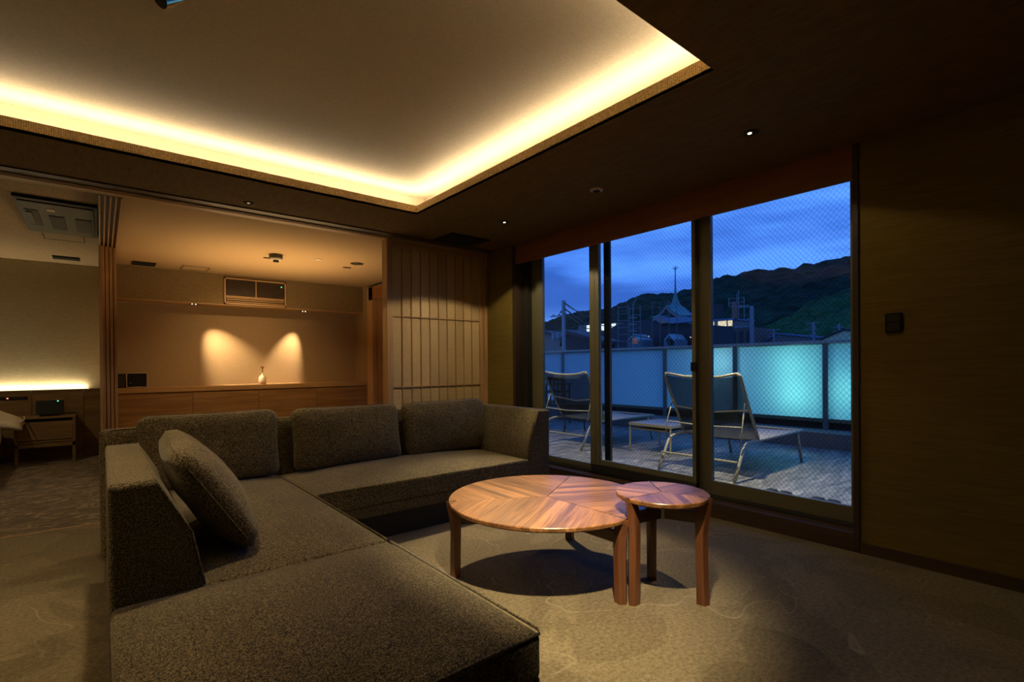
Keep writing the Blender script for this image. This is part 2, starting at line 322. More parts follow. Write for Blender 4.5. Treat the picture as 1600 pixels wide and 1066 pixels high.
# ------------------------------------------------------------------ mesh helpers
ORG = {}
class MB:
    def __init__(s): s.v = []; s.f = []; s.sm = False
    def add(s, vs, fs):
        k = len(s.v); s.v += [Vector(v) for v in vs]; s.f += [[i+k for i in f] for f in fs]; return s
    def box(s, x0, x1, y0, y1, z0, z1, b=0):
        if b <= 0:
            vs = [(x, y, z) for z in (z0, z1) for y in (y0, y1) for x in (x0, x1)]
            return s.add(vs, [(0, 2, 3, 1), (4, 5, 7, 6), (0, 1, 5, 4), (2, 6, 7, 3), (0, 4, 6, 2), (1, 3, 7, 5)])
        bm = bmesh.new(); bmesh.ops.create_cube(bm, size=1)
        for v in bm.verts: v.co = Vector(((x0+x1)/2+v.co.x*(x1-x0), (y0+y1)/2+v.co.y*(y1-y0), (z0+z1)/2+v.co.z*(z1-z0)))
        bmesh.ops.bevel(bm, geom=bm.edges[:], offset=b, segments=2, affect='EDGES', profile=.7)
        bm.verts.index_update(); s.add([v.co.copy() for v in bm.verts], [[v.index for v in f.verts] for f in bm.faces]); bm.free(); return s
    def tube(s, pts, r, n=8, cap=True):
        pts = [Vector(p) for p in pts]; rr = r if isinstance(r, (list, tuple)) else [r]*len(pts)
        rings = []; prev = None
        for i, p in enumerate(pts):
            d = (pts[min(i+1, len(pts)-1)]-pts[max(i-1, 0)]).normalized()
            if prev is None: a = d.orthogonal().normalized()
            else: a = (prev-d*prev.dot(d)).normalized()
            prev = a; b = d.cross(a); rings.append([p+(a*math.cos(2*PI*k/n)+b*math.sin(2*PI*k/n))*rr[i] for k in range(n)])
        vs = [v for g in rings for v in g]; fs = []
        for i in range(len(pts)-1):
            for k in range(n): fs.append((i*n+k, i*n+(k+1) % n, (i+1)*n+(k+1) % n, (i+1)*n+k))
        if cap: fs.append(tuple(range(n))[::-1]); fs.append(tuple((len(pts)-1)*n+k for k in range(n)))
        return s.add(vs, fs)
    def lathe(s, prof, c=(0, 0, 0), n=24, caps=True):
        vs = []; fs = []
        for r, z in prof:
            for k in range(n): vs.append((c[0]+r*math.cos(2*PI*k/n), c[1]+r*math.sin(2*PI*k/n), c[2]+z))
        for i in range(len(prof)-1):
            for k in range(n): fs.append((i*n+k, i*n+(k+1) % n, (i+1)*n+(k+1) % n, (i+1)*n+k))
        if caps: fs.append(tuple(range(n))[::-1]); fs.append(tuple((len(prof)-1)*n+k for k in range(n)))
        return s.add(vs, fs)
    def prism(s, poly, axis, a0, a1):
        def mk(p, a):
            l = list(p); l.insert(axis, a); return tuple(l)
        n = len(poly); vs = [mk(p, a0) for p in poly]+[mk(p, a1) for p in poly]
        fs = [tuple(range(n)), tuple(range(2*n-1, n-1, -1))]+[(i, i+n, (i+1) % n+n, (i+1) % n) for i in range(n)]
        return s.add(vs, fs)
    def loft(s, rings):
        n = len(rings[0]); vs = [v for g in rings for v in g]; fs = [tuple(range(n))[::-1], tuple((len(rings)-1)*n+k for k in range(n))]
        for i in range(len(rings)-1):
            for k in range(n): fs.append((i*n+k, i*n+(k+1) % n, (i+1)*n+(k+1) % n, (i+1)*n+k))
        return s.add(vs, fs)
    def soft(s, x0, x1, y0, y1, z0, z1, r, crown=0, fn=None, seg=14, bulge=0):
        s.sm = True
        def ticks(L):
            n = max(3, min(seg, int(L/.05))); a = [0, .12*r, .4*r, .75*r, r]; m = [r+(L-2*r)*i/n for i in range(1, n)]
            return a+m+[L-t for t in reversed(a)]
        D = (x1-x0, y1-y0, z1-z0); T = [ticks(d) for d in D]; n = [len(t)-1 for t in T]; idx = {}
        def vert(i, j, k):
            key = (i, j, k)
            if key in idx: return idx[key]
            p = Vector((T[0][i], T[1][j], T[2][k])); c = Vector([min(max(p[a], r), D[a]-r) for a in range(3)]); d = p-c
            if d.length > 1e-9: p = c+d.normalized()*r
            u, v, w = p.x/D[0]*2-1, p.y/D[1]*2-1, p.z/D[2]
            if crown: p.z += crown*max(0, 1-abs(u)**2.6)*max(0, 1-abs(v)**2.6)*max(0, (w-.4)/.6)
            if bulge:
                p.y += bulge*(v)*(1-abs(u)**3)*(1-abs(w*2-1)**3)
                p.x += bulge*(u)*(1-abs(v)**3)*(1-abs(w*2-1)**3)
            p += Vector((x0, y0, z0))
            if fn: p = Vector(fn(p))
            s.v.append(p); idx[key] = len(s.v)-1; return idx[key]
        for a in range(3):
            b, c = (a+1) % 3, (a+2) % 3
            for side in (0, n[a]):
                for i in range(n[b]):
                    for j in range(n[c]):
                        q = []
                        for (di, dj) in ((0, 0), (1, 0), (1, 1), (0, 1)):
                            k3 = [0, 0, 0]; k3[a] = side; k3[b] = i+di; k3[c] = j+dj; q.append(vert(*k3))
                        s.f.append(q if side else q[::-1])
        return s
    def build(s, name, mat, parent=None, loc=None, smooth=None, rot=0, local=False):
        """verts are world coordinates unless local; loc = own origin in world"""
        me = bpy.data.meshes.new(name)
        po = ORG.get(parent.name, Vector((0, 0, 0))) if parent else Vector((0, 0, 0))
        org = Vector(loc) if loc is not None else po.copy()
        off = Vector((0, 0, 0)) if local else org
        me.from_pydata([tuple(v-off) for v in s.v], [], s.f); me.update()
        bm = bmesh.new(); bm.from_mesh(me); bmesh.ops.recalc_face_normals(bm, faces=bm.faces[:]); bm.to_mesh(me); bm.free()
        me.materials.append(mat)
        if (s.sm if smooth is None else smooth):
            for p in me.polygons: p.use_smooth = True
        o = bpy.data.objects.new(name, me); COL.objects.link(o); o.location = org-po; o.rotation_euler.z = rot
        if parent: o.parent = parent
        ORG[o.name] = org; return o
def tag(o, label=None, cat=None, group=None, kind=None):
    if label: o['label'] = label
    if cat: o['category'] = cat
    if group: o['group'] = group
    if kind: o['kind'] = kind
    return o
def thing(name, loc, label, cat, group=None):
    o = bpy.data.objects.new(name, None); COL.objects.link(o); o.location = loc; o.empty_display_size = .1; ORG[o.name] = Vector(loc)
    return tag(o, label, cat, group)
def dup(o, parent=None):
    c = o.copy(); COL.objects.link(c); c.parent = parent; ORG[c.name] = ORG[o.name].copy()
    for ch in [x for x in o.children]: dup(ch, c)
    return c
def struct(name, mb, mat): return tag(mb.build(name, mat), kind='structure')
def box(*a): return MB().box(*a)

def cushion_mesh(W, H, T, seed=0, g=.035):
    nu, nv = 30, 22; mb = MB(); mb.sm = True; rnd = Vector((seed*3.1, seed*1.7, 0)); idx = {}
    def pos(i, j, s):
        u = -1+2*i/nu; v = -1+2*j/nv; u = math.copysign(abs(u)**.8, u); v = math.copysign(abs(v)**.8, v)
        r = (abs(u)**9+abs(v)**9)**(1/9) if (u or v) else 1; m = max(abs(u), abs(v)) or 1
        k = m/r if r > 0 else 1; uu, vv = u*k, v*k
        x = uu*W/2*(1-.035*(1-vv*vv)*abs(uu)**3); z = vv*H/2*(1-.05*(1-uu*uu)*abs(vv)**3)
        e = (max(0, 1-abs(u)**2.4)**.55)*(max(0, 1-abs(v)**2.4)**.55)
        th = g*min(1, e*6)**.5*.5+(T/2-g/2)*e
        nz = noise.noise(Vector((x*5, z*5, s*2))+rnd)*.012*e
        return Vector((x, s*(th+nz), z))
    for s in (1, -1):
        for j in range(nv+1):
            for i in range(nu+1):
                edge = i in (0, nu) or j in (0, nv)
                key = (i, j, 0 if edge else s)
                if key not in idx: mb.v.append(pos(i, j, s)); idx[key] = len(mb.v)-1
    for s in (1, -1):
        for j in range(nv):
            for i in range(nu):
                q_ = [idx[(a, b, 0 if (a in (0, nu) or b in (0, nv)) else s)] for a, b in ((i, j), (i+1, j), (i+1, j+1), (i, j+1))]
                mb.f.append(q_ if s < 0 else q_[::-1])
    return mb
# ================================================================== SETTING
XW, YS, YB = 3.445, 4.64, 8.46
WX0, WY0 = -3.6, -2.4
struct('floor', box(WX0, XW, WY0, 4.69, -.1, 0), m_carpet)
struct('floor_bedroom', box(WX0, .05, 4.69, YB, -.1, 0), m_carpet2)
struct('floor_back', box(.05, XW, 4.69, YB+.05, -.1, 0), m_carpet)
tag(box(WX0, .0, 4.682, 4.70, 0, .003).build('trim_1', m_hinoki_x), kind='structure')
# window wall pieces
struct('wall_right', box(XW, XW+.26, WY0, .97, 0, 2.7), m_wall)
struct('wall_right_far', box(XW, XW+.26, 4.125, YS+.03, 0, 2.7), m_wall)
struct('wall_right_back', box(XW, XW+.26, 7.9, YB+.1, 0, 2.7), m_wall_back)
struct('wall_right_lintel', box(XW+.03, XW+.26, .97, 4.13, 2.41, 2.7), m_extwall)
struct('wall_right_outer', box(XW+.13, XW+.26, 4.68, 7.9, 0, 2.7), m_extwall)  # added slab behind the back-room window, keeps the sky from showing through
struct('wall_far', box(.07, XW+.26, YB, YB+.1, 0, 2.6), m_wall_back)
struct('wall_far_bedroom', box(WX0, .07, YB, YB+.1, 0, 2.6), m_wall_bed)
struct('wall_left', box(WX0-.1, WX0, WY0, YB+.1, 0, 2.7), m_wall)
struct('wall_near', box(WX0, XW, WY0-.1, WY0, 0, 2.7), m_wall)
# low ceiling ring with the light cove
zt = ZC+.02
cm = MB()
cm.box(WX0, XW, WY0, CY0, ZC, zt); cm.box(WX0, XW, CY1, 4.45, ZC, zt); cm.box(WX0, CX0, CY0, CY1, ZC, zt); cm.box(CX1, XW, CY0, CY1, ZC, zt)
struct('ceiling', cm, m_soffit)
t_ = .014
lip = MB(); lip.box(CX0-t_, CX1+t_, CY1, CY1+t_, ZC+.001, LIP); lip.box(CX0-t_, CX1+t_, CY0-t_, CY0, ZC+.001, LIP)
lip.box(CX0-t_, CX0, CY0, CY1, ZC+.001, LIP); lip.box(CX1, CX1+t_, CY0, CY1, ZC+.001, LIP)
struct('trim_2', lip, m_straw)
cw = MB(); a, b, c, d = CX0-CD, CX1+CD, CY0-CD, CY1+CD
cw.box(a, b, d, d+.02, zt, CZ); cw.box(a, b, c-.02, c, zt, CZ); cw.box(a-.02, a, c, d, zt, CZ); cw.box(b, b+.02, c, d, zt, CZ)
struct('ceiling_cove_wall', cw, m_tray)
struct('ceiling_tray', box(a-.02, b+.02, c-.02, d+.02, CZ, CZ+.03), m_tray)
struct('ceiling_bedroom', box(WX0, .02, 4.68, YB, 2.455, 2.5), m_ceil_bed)
struct('ceiling_back', box(.02, XW, 4.68, YB, 2.45, 2.5), m_ceil_back)
struct('ceiling_roof', box(WX0-.1, XW+.26, WY0-.1, YB+.1, 2.72, 2.8), m_extwall)
# header between the rooms, with its sliding tracks
hd = thing('door_header', (0, 4.55, 2.39), 'long dark wooden door header with pale track rails under the low ceiling', 'door header')
hd['kind'] = 'structure'
box(WX0, XW, 4.45, 4.60, 2.397, 2.44).build('header_board', m_darkwood, hd)
box(WX0, XW, 4.60, 4.68, 2.385, 2.46).build('beam', m_hinoki_x, hd)
box(WX0, XW, 4.585, 4.592, 2.387, 2.397).build('track_rail', m_hinoki_x, hd)
box(WX0, XW, 4.555, 4.562, 2.387, 2.397).build('track_rail', m_hinoki_x, hd)
# cross header with four tracks running to the parked panels
ch = thing('partition_header', (.07, 5.6, 2.38), 'ribbed wooden track beam running back to the parked panels', 'door header'); ch['kind'] = 'structure'
box(-.002, .142, 4.68, YB, 2.40, 2.45).build('beam', m_darkwood, ch)
for i in range(5):
    box(.0+i*.0328, .010+i*.0328, 4.68, YB, 2.378, 2.40).build('track_rail', m_hinoki_y, ch)
for i in range(4):
    x = .014+i*.0328
    p = thing('parked_sliding_panel', (x+.012, 7.0, 0), ['wooden sliding panel edge parked nearest the bedroom', 'second parked sliding panel edge from the bedroom side', 'third parked sliding panel edge from the bedroom side', 'wooden sliding panel edge parked nearest the cabinet room'][i], 'sliding panel', 'sliding panels parked in a stack')
    y0 = 6.62+.02*i
    box(x, x+.026, y0, y0+.05, .01, 2.385, .003).build('stile', m_hinoki, p)
    box(x+.006, x+.020, y0+.05, YB-.02, .01, 2.385).build('panel', m_hinoki, p)
p = thing('door_post', (.004, 4.66, 0), 'slim pale wooden post at the bedroom corner of the opening', 'post'); p['kind'] = 'structure'
box(-.006, .012, 6.55, 6.615, 0, 2.38, .002).build('post', m_hinoki, p)
# shoji screen at right end
sh = thing('shoji_screen', (2.82, YS, 0), 'pale paper shoji screen with slim wooden grid right of the opening', 'shoji screen')
Y0 = YS-.015
box(2.205, 2.235, YS-.05, YS+.06, 0, 2.385, .002).build('jamb_post', m_hinoki, sh)
box(2.237, 2.282, Y0, Y0+.03, .01, 2.385, .002).build('stile', m_hinoki, sh)
box(3.357, 3.405, Y0, Y0+.03, .01, 2.385, .002).build('stile', m_hinoki, sh)
box(3.407, XW-.002, YS-.05, YS+.06, 0, 2.385, .002).build('jamb_post', m_hinoki, sh)
box(2.282, 3.357, Y0, Y0+.03, 2.325, 2.385, .002).build('rail', m_hinoki_x, sh)
box(2.282, 3.357, Y0, Y0+.03, .01, .12, .002).build('rail', m_hinoki_x, sh)
xs = [2.282+(3.357-2.282)*i/10 for i in range(11)]
zs = [.12, .905, 1.625, 2.325]
for i in range(1, 10): box(xs[i]-.005, xs[i]+.005, Y0-.002, Y0+.012, .12, 2.325).build('muntin', m_hinoki, sh)
for z in zs[1:3]: box(2.282, 3.357, Y0-.001, Y0+.011, z-.005, z+.005).build('muntin', m_hinoki_x, sh)
for i in range(10):
    for j in range(3): box(xs[i]+.001, xs[i+1]-.001, Y0+.014, Y0+.018, zs[j]+.001, zs[j+1]-.001).build('paper_pane', m_paper, sh, loc=(xs[i], Y0, zs[j]))
# baseboards
tag(box(XW-.012, XW, WY0, .965, 0, .065).build('baseboard_right', m_darkwood), kind='structure')
# ---------------- window
w = thing('window_1', (XW, 2.5, 0), 'wide sliding terrace window with wired glass in bronze frames', 'window'); w['kind'] = 'structure'
box(XW-.012, XW+.10, .968, .998, 0, 2.40, .003).build('casing', m_darkwood_z, w)
box(XW-.012, XW+.10, 4.082, 4.13, 0, 2.40, .003).build('casing', m_darkwood_z, w)
box(XW-.004, XW+.018, .998, 4.082, 2.195, 2.403).build('pelmet', m_pelmet, w)
box(XW+.018, XW+.26, .998, 4.082, 2.36, 2.40).build('head_lining', m_darkwood, w)
box(XW-.010, XW+.012, .998, 4.082, 0, .108, .003).build('riser', m_darkwood, w)
box(XW+.012, XW+.10, .998, 4.082, .06, .108).build('sill_board', m_darkwood, w)
box(XW+.10, XW+.25, .998, 4.082, .06, .125).build('sill_track', m_bronze_d, w)
for yy in (.998, 4.02): box(XW+.10, XW+.25, yy, yy+.062 if yy > 2 else yy+.022, .108, 2.36).build('frame_jamb', m_bronze_d, w)
box(XW+.17, XW+.245, 3.90, 4.02, .125, 2.36).build('frame_jamb', m_bronze, w)
def sash(nm, x, y0, y1, bot, sl, sr, z0=.128, mat=m_bronze):
    s = box(x-.016, x+.016, y0+sr, y1-sl, z0, z0+bot, .002).build('sash_rail', mat, w)
    box(x-.016, x+.016, y0+sr, y1-sl, 2.29, 2.36).build('sash_rail', mat, w)
    if sr: box(x-.018, x+.018, y0, y0+sr, .128, 2.36, .002).build('sash_stile', mat, w)
    if sl: box(x-.018, x+.018, y1-sl, y1, .128, 2.36, .002).build('sash_stile', mat, w)
    box(x-.003, x+.003, y0+sr-.004, y1-sl+.004, z0+bot-.004, 2.295).build('glass_pane', m_glass, w)
sash('r', 3.60, 1.02, 2.115, .10, .155, .032)
sash('m', 3.555, 2.062, 3.07, .045, .05, .030, .198)
box(3.53, 3.585, 2.062, 3.12, .125, .197).build('sill_track', m_bronze_d, w)
sash('l', 3.60, 3.075, 3.92, .05, .10, .09)
box(3.535, 3.575, 3.07, 3.13, .128, 2.36, .002).build('sash_stile', m_bronze, w)
box(3.70, 3.73, 3.03, 3.095, .13, 2.36).build('screen_stile', m_rubber, w)
hh = box(3.545, 3.572, 2.068, 2.088, 1.09, 1.20, .003).build('handle', m_black, w)
box(3.53, 3.546, 2.055, 2.10, 1.06, 1.13, .004).build('latch', m_black, hh)
# back-room window edge
w2 = thing('window_2', (XW, 7, 0), 'curtained window edge with amber pelmet behind the shoji', 'window'); w2['kind'] = 'structure'
box(XW-.01, XW+.12, 7.70, 7.90, 0, 2.405).build('casing', m_hinoki, w2)
box(XW-.01, XW+.012, 4.68, 7.84, 2.20, 2.40).build('pelmet', m_pelmet, w2)
box(XW-.01, XW+.02, 4.68, 7.90, 2.40, 2.41).build('rail', m_hinoki_y, w2)
box(XW+.10, XW+.13, 7.62, 7.70, 0, 2.3).build('sash_stile', m_black, w2)
box(XW+.06, XW+.09, 7.40, 7.66, 0, 2.3).build('shutter_panel', wood('shutter_wood', (.2, .11, .05), (.3, .17, .08), 2), w2)
box(XW+.06, XW+.12, 4.68, 7.40, 0, 2.4).build('shutter_panel', m_bronze_d, w2)

# ================================================================== BACK ROOM
s_ = thing('soffit', (1.8, 8.28, 2.02), 'long woven soffit box above the sideboard niche', 'soffit'); s_['kind'] = 'structure'
box(.12, XW, 8.10, YB, 2.018, 2.449).build('soffit_box', wallpaper('dark_woven_paper', (.14, .10, .05), (.26, .19, .10), (60, 60, 60), .5), s_)
box(.12, XW, 8.094, YB, 2.012, 2.020).build('edge_board', m_hinoki_x, s_)
for x, y in ((1.018, 8.18), (2.535, 8.277)):
    k = thing('soffit_spotlight', (x, y, 2.012), 'tiny twin recessed spotlight under soffit, %s one' % ('left' if x < 2 else 'right'), 'spotlight', 'spotlights under the soffit')
    box(x-.05, x+.05, y-.03, y+.03, 2.008, 2.012).build('bezel', m_gap, k)
    for dx in (-.022, .022): MB().lathe([(.007, 0), (.007, .004)], (x+dx, y, 2.004), 12).build('lens', m_lamp, k)
# built-in air conditioner
ac = thing('wall_air_conditioner', (1.79, 8.1, 2.03), 'wall air conditioner grille set in a wooden frame in the soffit', 'air conditioner')
x0, x1, z0, z1 = 1.376, 2.208, 2.032, 2.405
for bx in ((x0, x1, 8.07, 8.10, z1-.018, z1), (x0, x1, 8.07, 8.10, z0, z0+.018), (x0, x0+.018, 8.07, 8.10, z0, z1), (x1-.018, x1, 8.07, 8.10, z0, z1), (x0, x1, 8.075, 8.10, 2.135, 2.150), (1.785, 1.797, 8.075, 8.10, 2.150, z1)):
    box(*bx).build('frame_bar', m_hinoki_x, ac)
box(x0+.018, x1-.018, 8.092, 8.099, z0+.018, z1-.018).build('grille_backing', m_dark, ac)
for k in range(18):
    z = 2.158+k*.0128
    box(x0+.03, 1.783, 8.083, 8.091, z, z+.006).build('slat', m_darkwood, ac)
    box(1.799, x1-.03, 8.083, 8.091, z, z+.006).build('slat', m_darkwood, ac)
for z in (2.062, 2.092, 2.118): box(x0+.03, x1-.03, 8.078, 8.090, z, z+.012).build('louvre', m_hinoki_x, ac)
box(2.14, 2.152, 8.080, 8.083, 2.325, 2.34).build('indicator', m_green, ac)
# sideboard
sb = thing('sideboard', (1.8, 8.2, 0), 'long low oak sideboard with lit counter along the back wall', 'sideboard')
box(.145, XW-.002, 7.955, YB-.002, .80, .862, .003).build('countertop', m_oak_top, sb)
box(.145, XW-.002, 8.0, YB-.01, .0, .80).build('carcass', m_darkwood, sb)
box(.145, XW-.002, 7.970, 8.0, .776, .799).build('groove_trim', m_oak_top, sb)
xs_ = [.145, .965, 1.786, 2.613, XW-.002]
for i in range(4): box(xs_[i]+.002, xs_[i+1]-.002, 7.962, 7.984, .10, .775, .002).build('door', m_oak, sb, loc=(xs_[i], 7.96, .1))
# vase
va = thing('bud_vase', (1.905, 8.25, .862), 'small white bottle vase with dried stems on the lit counter', 'vase')
MB().lathe([(.035, 0), (.052, .01), (.056, .06), (.052, .10), (.035, .125), (.014, .14), (.012, .17), (.016, .178)], (1.905, 8.25, .862), 24).build('body', m_vase, va, smooth=True)
st = MB()
for k in range(4): st.tube([(1.905, 8.25, 1.03), (1.905+.006*math.cos(k*2), 8.25, 1.08), (1.905+.016*math.cos(k*1.7), 8.25+.01*math.sin(k), 1.12)], .003, 6)
st.build('stem', m_stem, va)
fl = MB()
for k in range(7):
    c_ = (1.905+.02*math.cos(k*.9), 8.25+.015*math.sin(k*1.3), 1.115+.012*math.sin(k*2.1)); fl.lathe([(.001, -.01), (.010, -.004), (.010, .004), (.001, .01)], c_, 8)
fl.build('dried_flower', m_stem, va)
# audio speaker and dark box
ra = thing('tabletop_speaker', (.37, 8.25, .862), 'black tabletop speaker with pale rim at left end of the sideboard', 'speaker')
box(.258, .482, 8.21, 8.31, .868, 1.052, .016).build('case', m_black, ra)
fr = MB().tube([(.262, 8.208, .88), (.262, 8.208, 1.045), (.275, 8.208, 1.055), (.465, 8.208, 1.055), (.478, 8.208, 1.045), (.478, 8.208, .88), (.465, 8.208, .870), (.275, 8.208, .870), (.262, 8.208, .88)], .004, 6)
fr.build('rim', m_white, ra)
MB().lathe([(.009, 0), (.009, .006)], (.30, 8.203, .92), 12).build('knob', m_steel, ra)
bx = thing('black_box', (.2, 8.25, .862), 'plain black box beside the tabletop speaker', 'box')
box(.150, .252, 8.22, 8.34, .862, 1.045, .006).build('case', m_black, bx); box(.160, .243, 8.216, 8.22, .875, 1.03).build('front_panel', m_dark, bx)
# ceiling fittings in the back room
def disc(name, x, y, z, r, label, cat, mat, h=.012, group=None, lens=None):
    k = thing(name, (x, y, z), label, cat, group)
    MB().lathe([(r, 0), (r*.96, -h*.7), (r*.8, -h)], (x, y, z), 24).build('bezel', mat, k)
    MB().lathe([(r*.55, 0), (r*.55, -.004)], (x, y, z-h), 20).build('lens', lens or m_gap, k)
    return k
sd = thing('ceiling_sprinkler_sensor', (1.62, 6.32, 2.45), 'round two-tier detector hanging from cabinet room ceiling', 'detector')
MB().lathe([(.075, 0), (.075, -.045), (.05, -.05)], (1.62, 6.32, 2.45), 24).build('housing', m_acgrey, sd)
MB().lathe([(.062, 0), (.055, -.018)], (1.62, 6.32, 2.40), 24).build('ring', m_white, sd)
MB().lathe([(.035, 0), (.03, -.02)], (1.62, 6.32, 2.382), 24).build('lens', m_black, sd)
disc('recessed_downlight', 2.586, 6.25, 2.45, .085, 'unlit dark round downlight in the cabinet room ceiling', 'downlight', m_gap, .006, lens=m_steel)
for i, (x, y) in enumerate(((1.593, 6.56), (2.577, 6.571))):
    k = thing('slot_spotlight', (x, y, 2.45), 'tiny dark slot light %s in the cabinet room ceiling' % ('beside the round detector' if i == 0 else 'near the unlit downlight'), 'spotlight')
    box(x-.05, x+.05, y-.025, y+.025, 2.444, 2.45).build('bezel', m_gap, k); MB().lathe([(.012, 0), (.012, -.004)], (x+.02, y, 2.444), 10).build('lens', m_steel, k)
k = thing('ceiling_indicator', (2.103, 6.27, 2.45), 'small pale rectangular fitting in cabinet room ceiling', 'ceiling fitting')
box(2.06, 2.145, 6.25, 6.29, 2.442, 2.45, .002).build('cover', m_white, k); box(2.08, 2.125, 6.262, 6.278, 2.439, 2.442).build('lens', emis('pale_lens', (1, .8, .55), .8), k)
k = thing('slot_air_vent', (.44, 7.9, 2.45), 'black slot air vent in the cabinet room ceiling', 'air vent')
box(.32, .56, 7.72, 7.98, 2.44, 2.45, .002).build('frame', m_black, k)
for q in range(5): box(.33, .55, 7.745+q*.045, 7.755+q*.045, 2.435, 2.44).build('slat', m_dark, k)
def hatch(x0, x1, y0, y1, z, label):
    k = thing('access_hatch', ((x0+x1)/2, (y0+y1)/2, z), label, 'ceiling hatch')
    f_ = MB(); e = .012
    f_.box(x0, x1, y0, y0+e, z-.004, z); f_.box(x0, x1, y1-e, y1, z-.004, z); f_.box(x0, x0+e, y0+e, y1-e, z-.004, z); f_.box(x1-e, x1, y0+e, y1-e, z-.004, z)
    f_.build('frame', m_darkwood, k); box(x0+e, x1-e, y0+e, y1-e, z-.002, z).build('panel', m_ceil_back if x0 > 0 else m_ceil_bed, k)
hatch(.836, 1.147, 7.68, 8.01, 2.45, 'flush square access hatch in the cabinet room ceiling')
hatch(-.436, -.113, 6.60, 6.95, 2.455, 'flush square access hatch in the bedroom ceiling')

# ================================================================== BEDROOM
hb = thing('headboard', (-1.5, 8.42, 0), 'wall-wide oak headboard panelling with a light strip on top', 'headboard')
xs_ = [-2.75, -2.1, -1.45, -1.0, -.655, -.345, -.172, -.0]
for i in range(7): box(xs_[i]+.002, xs_[i+1]-.002, 8.395, 8.44, .0, .845, .002).build('panel', m_headb, hb, loc=(xs_[i], 8.4, 0))
box(-2.75, -.005, 8.388, 8.412, .845, .862).build('top_rail', m_headb, hb)
box(-2.75, -.12, 8.413, 8.425, .845, .864).build('light_strip', m_led, hb)
sw = thing('bedside_switch_panel', (-.85, 8.39, .765), 'slim black switch panel with red light on the headboard', 'switch panel')
box(-1.05, -.69, 8.388, 8.394, .750, .787).build('plate', m_black, sw)
box(-.872, -.858, 8.384, 8.388, .764, .776).build('indicator', m_red, sw)
for x in (-1.0, -.94, -.8, -.74): box(x-.02, x+.02, 8.386, 8.388, .757, .780).build('button', m_dark, sw)
ns = thing('nightstand', (-.5, 8.15, 0), 'low oak nightstand with one drawer beside the bed', 'nightstand')
nx0, nx1, ny0, ny1 = -.775, -.245, 7.99, 8.385
box(nx0, nx1, ny0, ny1, .535, .555, .003).build('top', m_headb, ns)
box(nx0+.02, nx1-.02, ny0+.03, ny1, .500, .535).build('top_gap', m_gap, ns)
box(nx0, nx0+.025, ny0, ny1, .27, .535).build('side_panel', m_headb, ns); box(nx1-.025, nx1, ny0, ny1, .27, .535).build('side_panel', m_headb, ns)
dr = box(nx0+.026, nx1-.026, ny0+.004, ny0+.02, .285, .498, .002).build('drawer', m_headb, ns)
box(nx0, nx1, ny0, ny1, .255, .275).build('shelf', m_headb, ns); box(nx0, nx1, ny0, ny0+.03, .20, .245, .002).build('apron', m_headb, ns)
for x in (nx0, nx1-.03):
    for y in (ny0, ny1-.03): box(x, x+.03, y, y+.03, 0, .255, .002).build('leg', m_headb, ns)
ck = thing('bedside_telephone', (-.48, 8.15, .555), 'black bedside device with green light on the nightstand', 'telephone')
bb = MB(); bb.prism([(8.10, .575), (8.16, .74), (8.20, .74), (8.20, .575)], 0, -.60, -.352); bb.build('body', m_black, ck)
box(-.57, -.39, 8.12, 8.22, .555, .578).build('stand', m_dark, ck)
box(-.412, -.400, 8.148, 8.152, .725, .735).build('indicator', m_green, ck)
bd = thing('bed', (-1.85, 7.4, 0), 'bed with cream linen at the left edge of the photo', 'bed')
box(-2.75, -.90, 6.35, 8.38, .08, .26, .01).build('base', m_headb, bd)
def crumple(p, a=.02, f=5.):
    n = noise.noise_vector(p*f); return p+n*a
MB().soft(-2.74, -.92, 6.36, 8.37, .26, .46, .06, .02).build('mattress', m_linen, bd)
MB().soft(-2.8, -.85, 6.33, 7.75, .25, .56, .08, .04, lambda p: crumple(p, .035, 4)).build('duvet', m_linen, bd)
for x0, x1, lab in ((-1.75, -.66, 'cream pillow overhanging the bed edge beside the nightstand'), (-2.75, -1.8, 'cream pillow on the hidden half of the bed')):
    k = thing('pillow', ((x0+x1)/2, 7.85, .48), lab, 'pillow', 'pillows on the bed')
    mb = cushion_mesh(x1-x0, .52, .20, 5 if x1 > -1 else 6, .02)
    mb.v = [crumple(Vector(((x0+x1)/2+v.x, 7.82+v.z*.9, .62+v.y+v.z*.12-.5*max(0, v.x-.18)**1.2)), .022, 6) for v in mb.v]
    mb.build('cover', m_linen, k)
    MB().tube([(x1-.03, 7.62, .53), (x1-.012, 7.82, .55), (x1-.03, 8.0, .57)], .006, 6).build('piping', m_linen, k)
# bedroom ceiling air conditioner
a2 = thing('ceiling_cassette_air_conditioner', (-.26, 6.0, 2.455), 'olive-grey ceiling cassette air conditioner in the bedroom', 'air conditioner')
ax0, ax1, ay0, ay1 = -.512, -.012, 5.35, 6.53
MB().prism([(ax0, ay0), (ax1, ay0), (ax1, ay1), (ax0, ay1)], 2, 2.435, 2.455).build('panel', m_acgrey, a2)
box(ax0+.02, ax1-.02, ay0+.03, ay1-.03, 2.425, 2.435, .004).build('face', m_acgrey, a2)
box(ax0, ax1, ay0-.06, ay0, 2.43, 2.455).build('shadow_frame', m_black, a2)
for (u0, u1) in ((-.33, -.23), (-.16, -.05)):
    box(u0, u1, 5.75, 6.28, 2.420, 2.425).build('vent_opening', m_dark, a2)
    for q in range(6): xx = u0+.008+q*(u1-u0-.02)/5; box(xx, xx+.004, 5.76, 6.27, 2.417, 2.420).build('slat', m_acgrey, a2)
box(-.47, -.39, 5.62, 6.2, 2.42, 2.425).build('vent_opening', m_dark, a2)
box(-.465, -.43, 5.68, 6.12, 2.412, 2.420, .003).build('flap', m_acgrey, a2)
box(-.33, -.28, 5.52, 5.60, 2.420, 2.425).build('badge', m_white, a2)
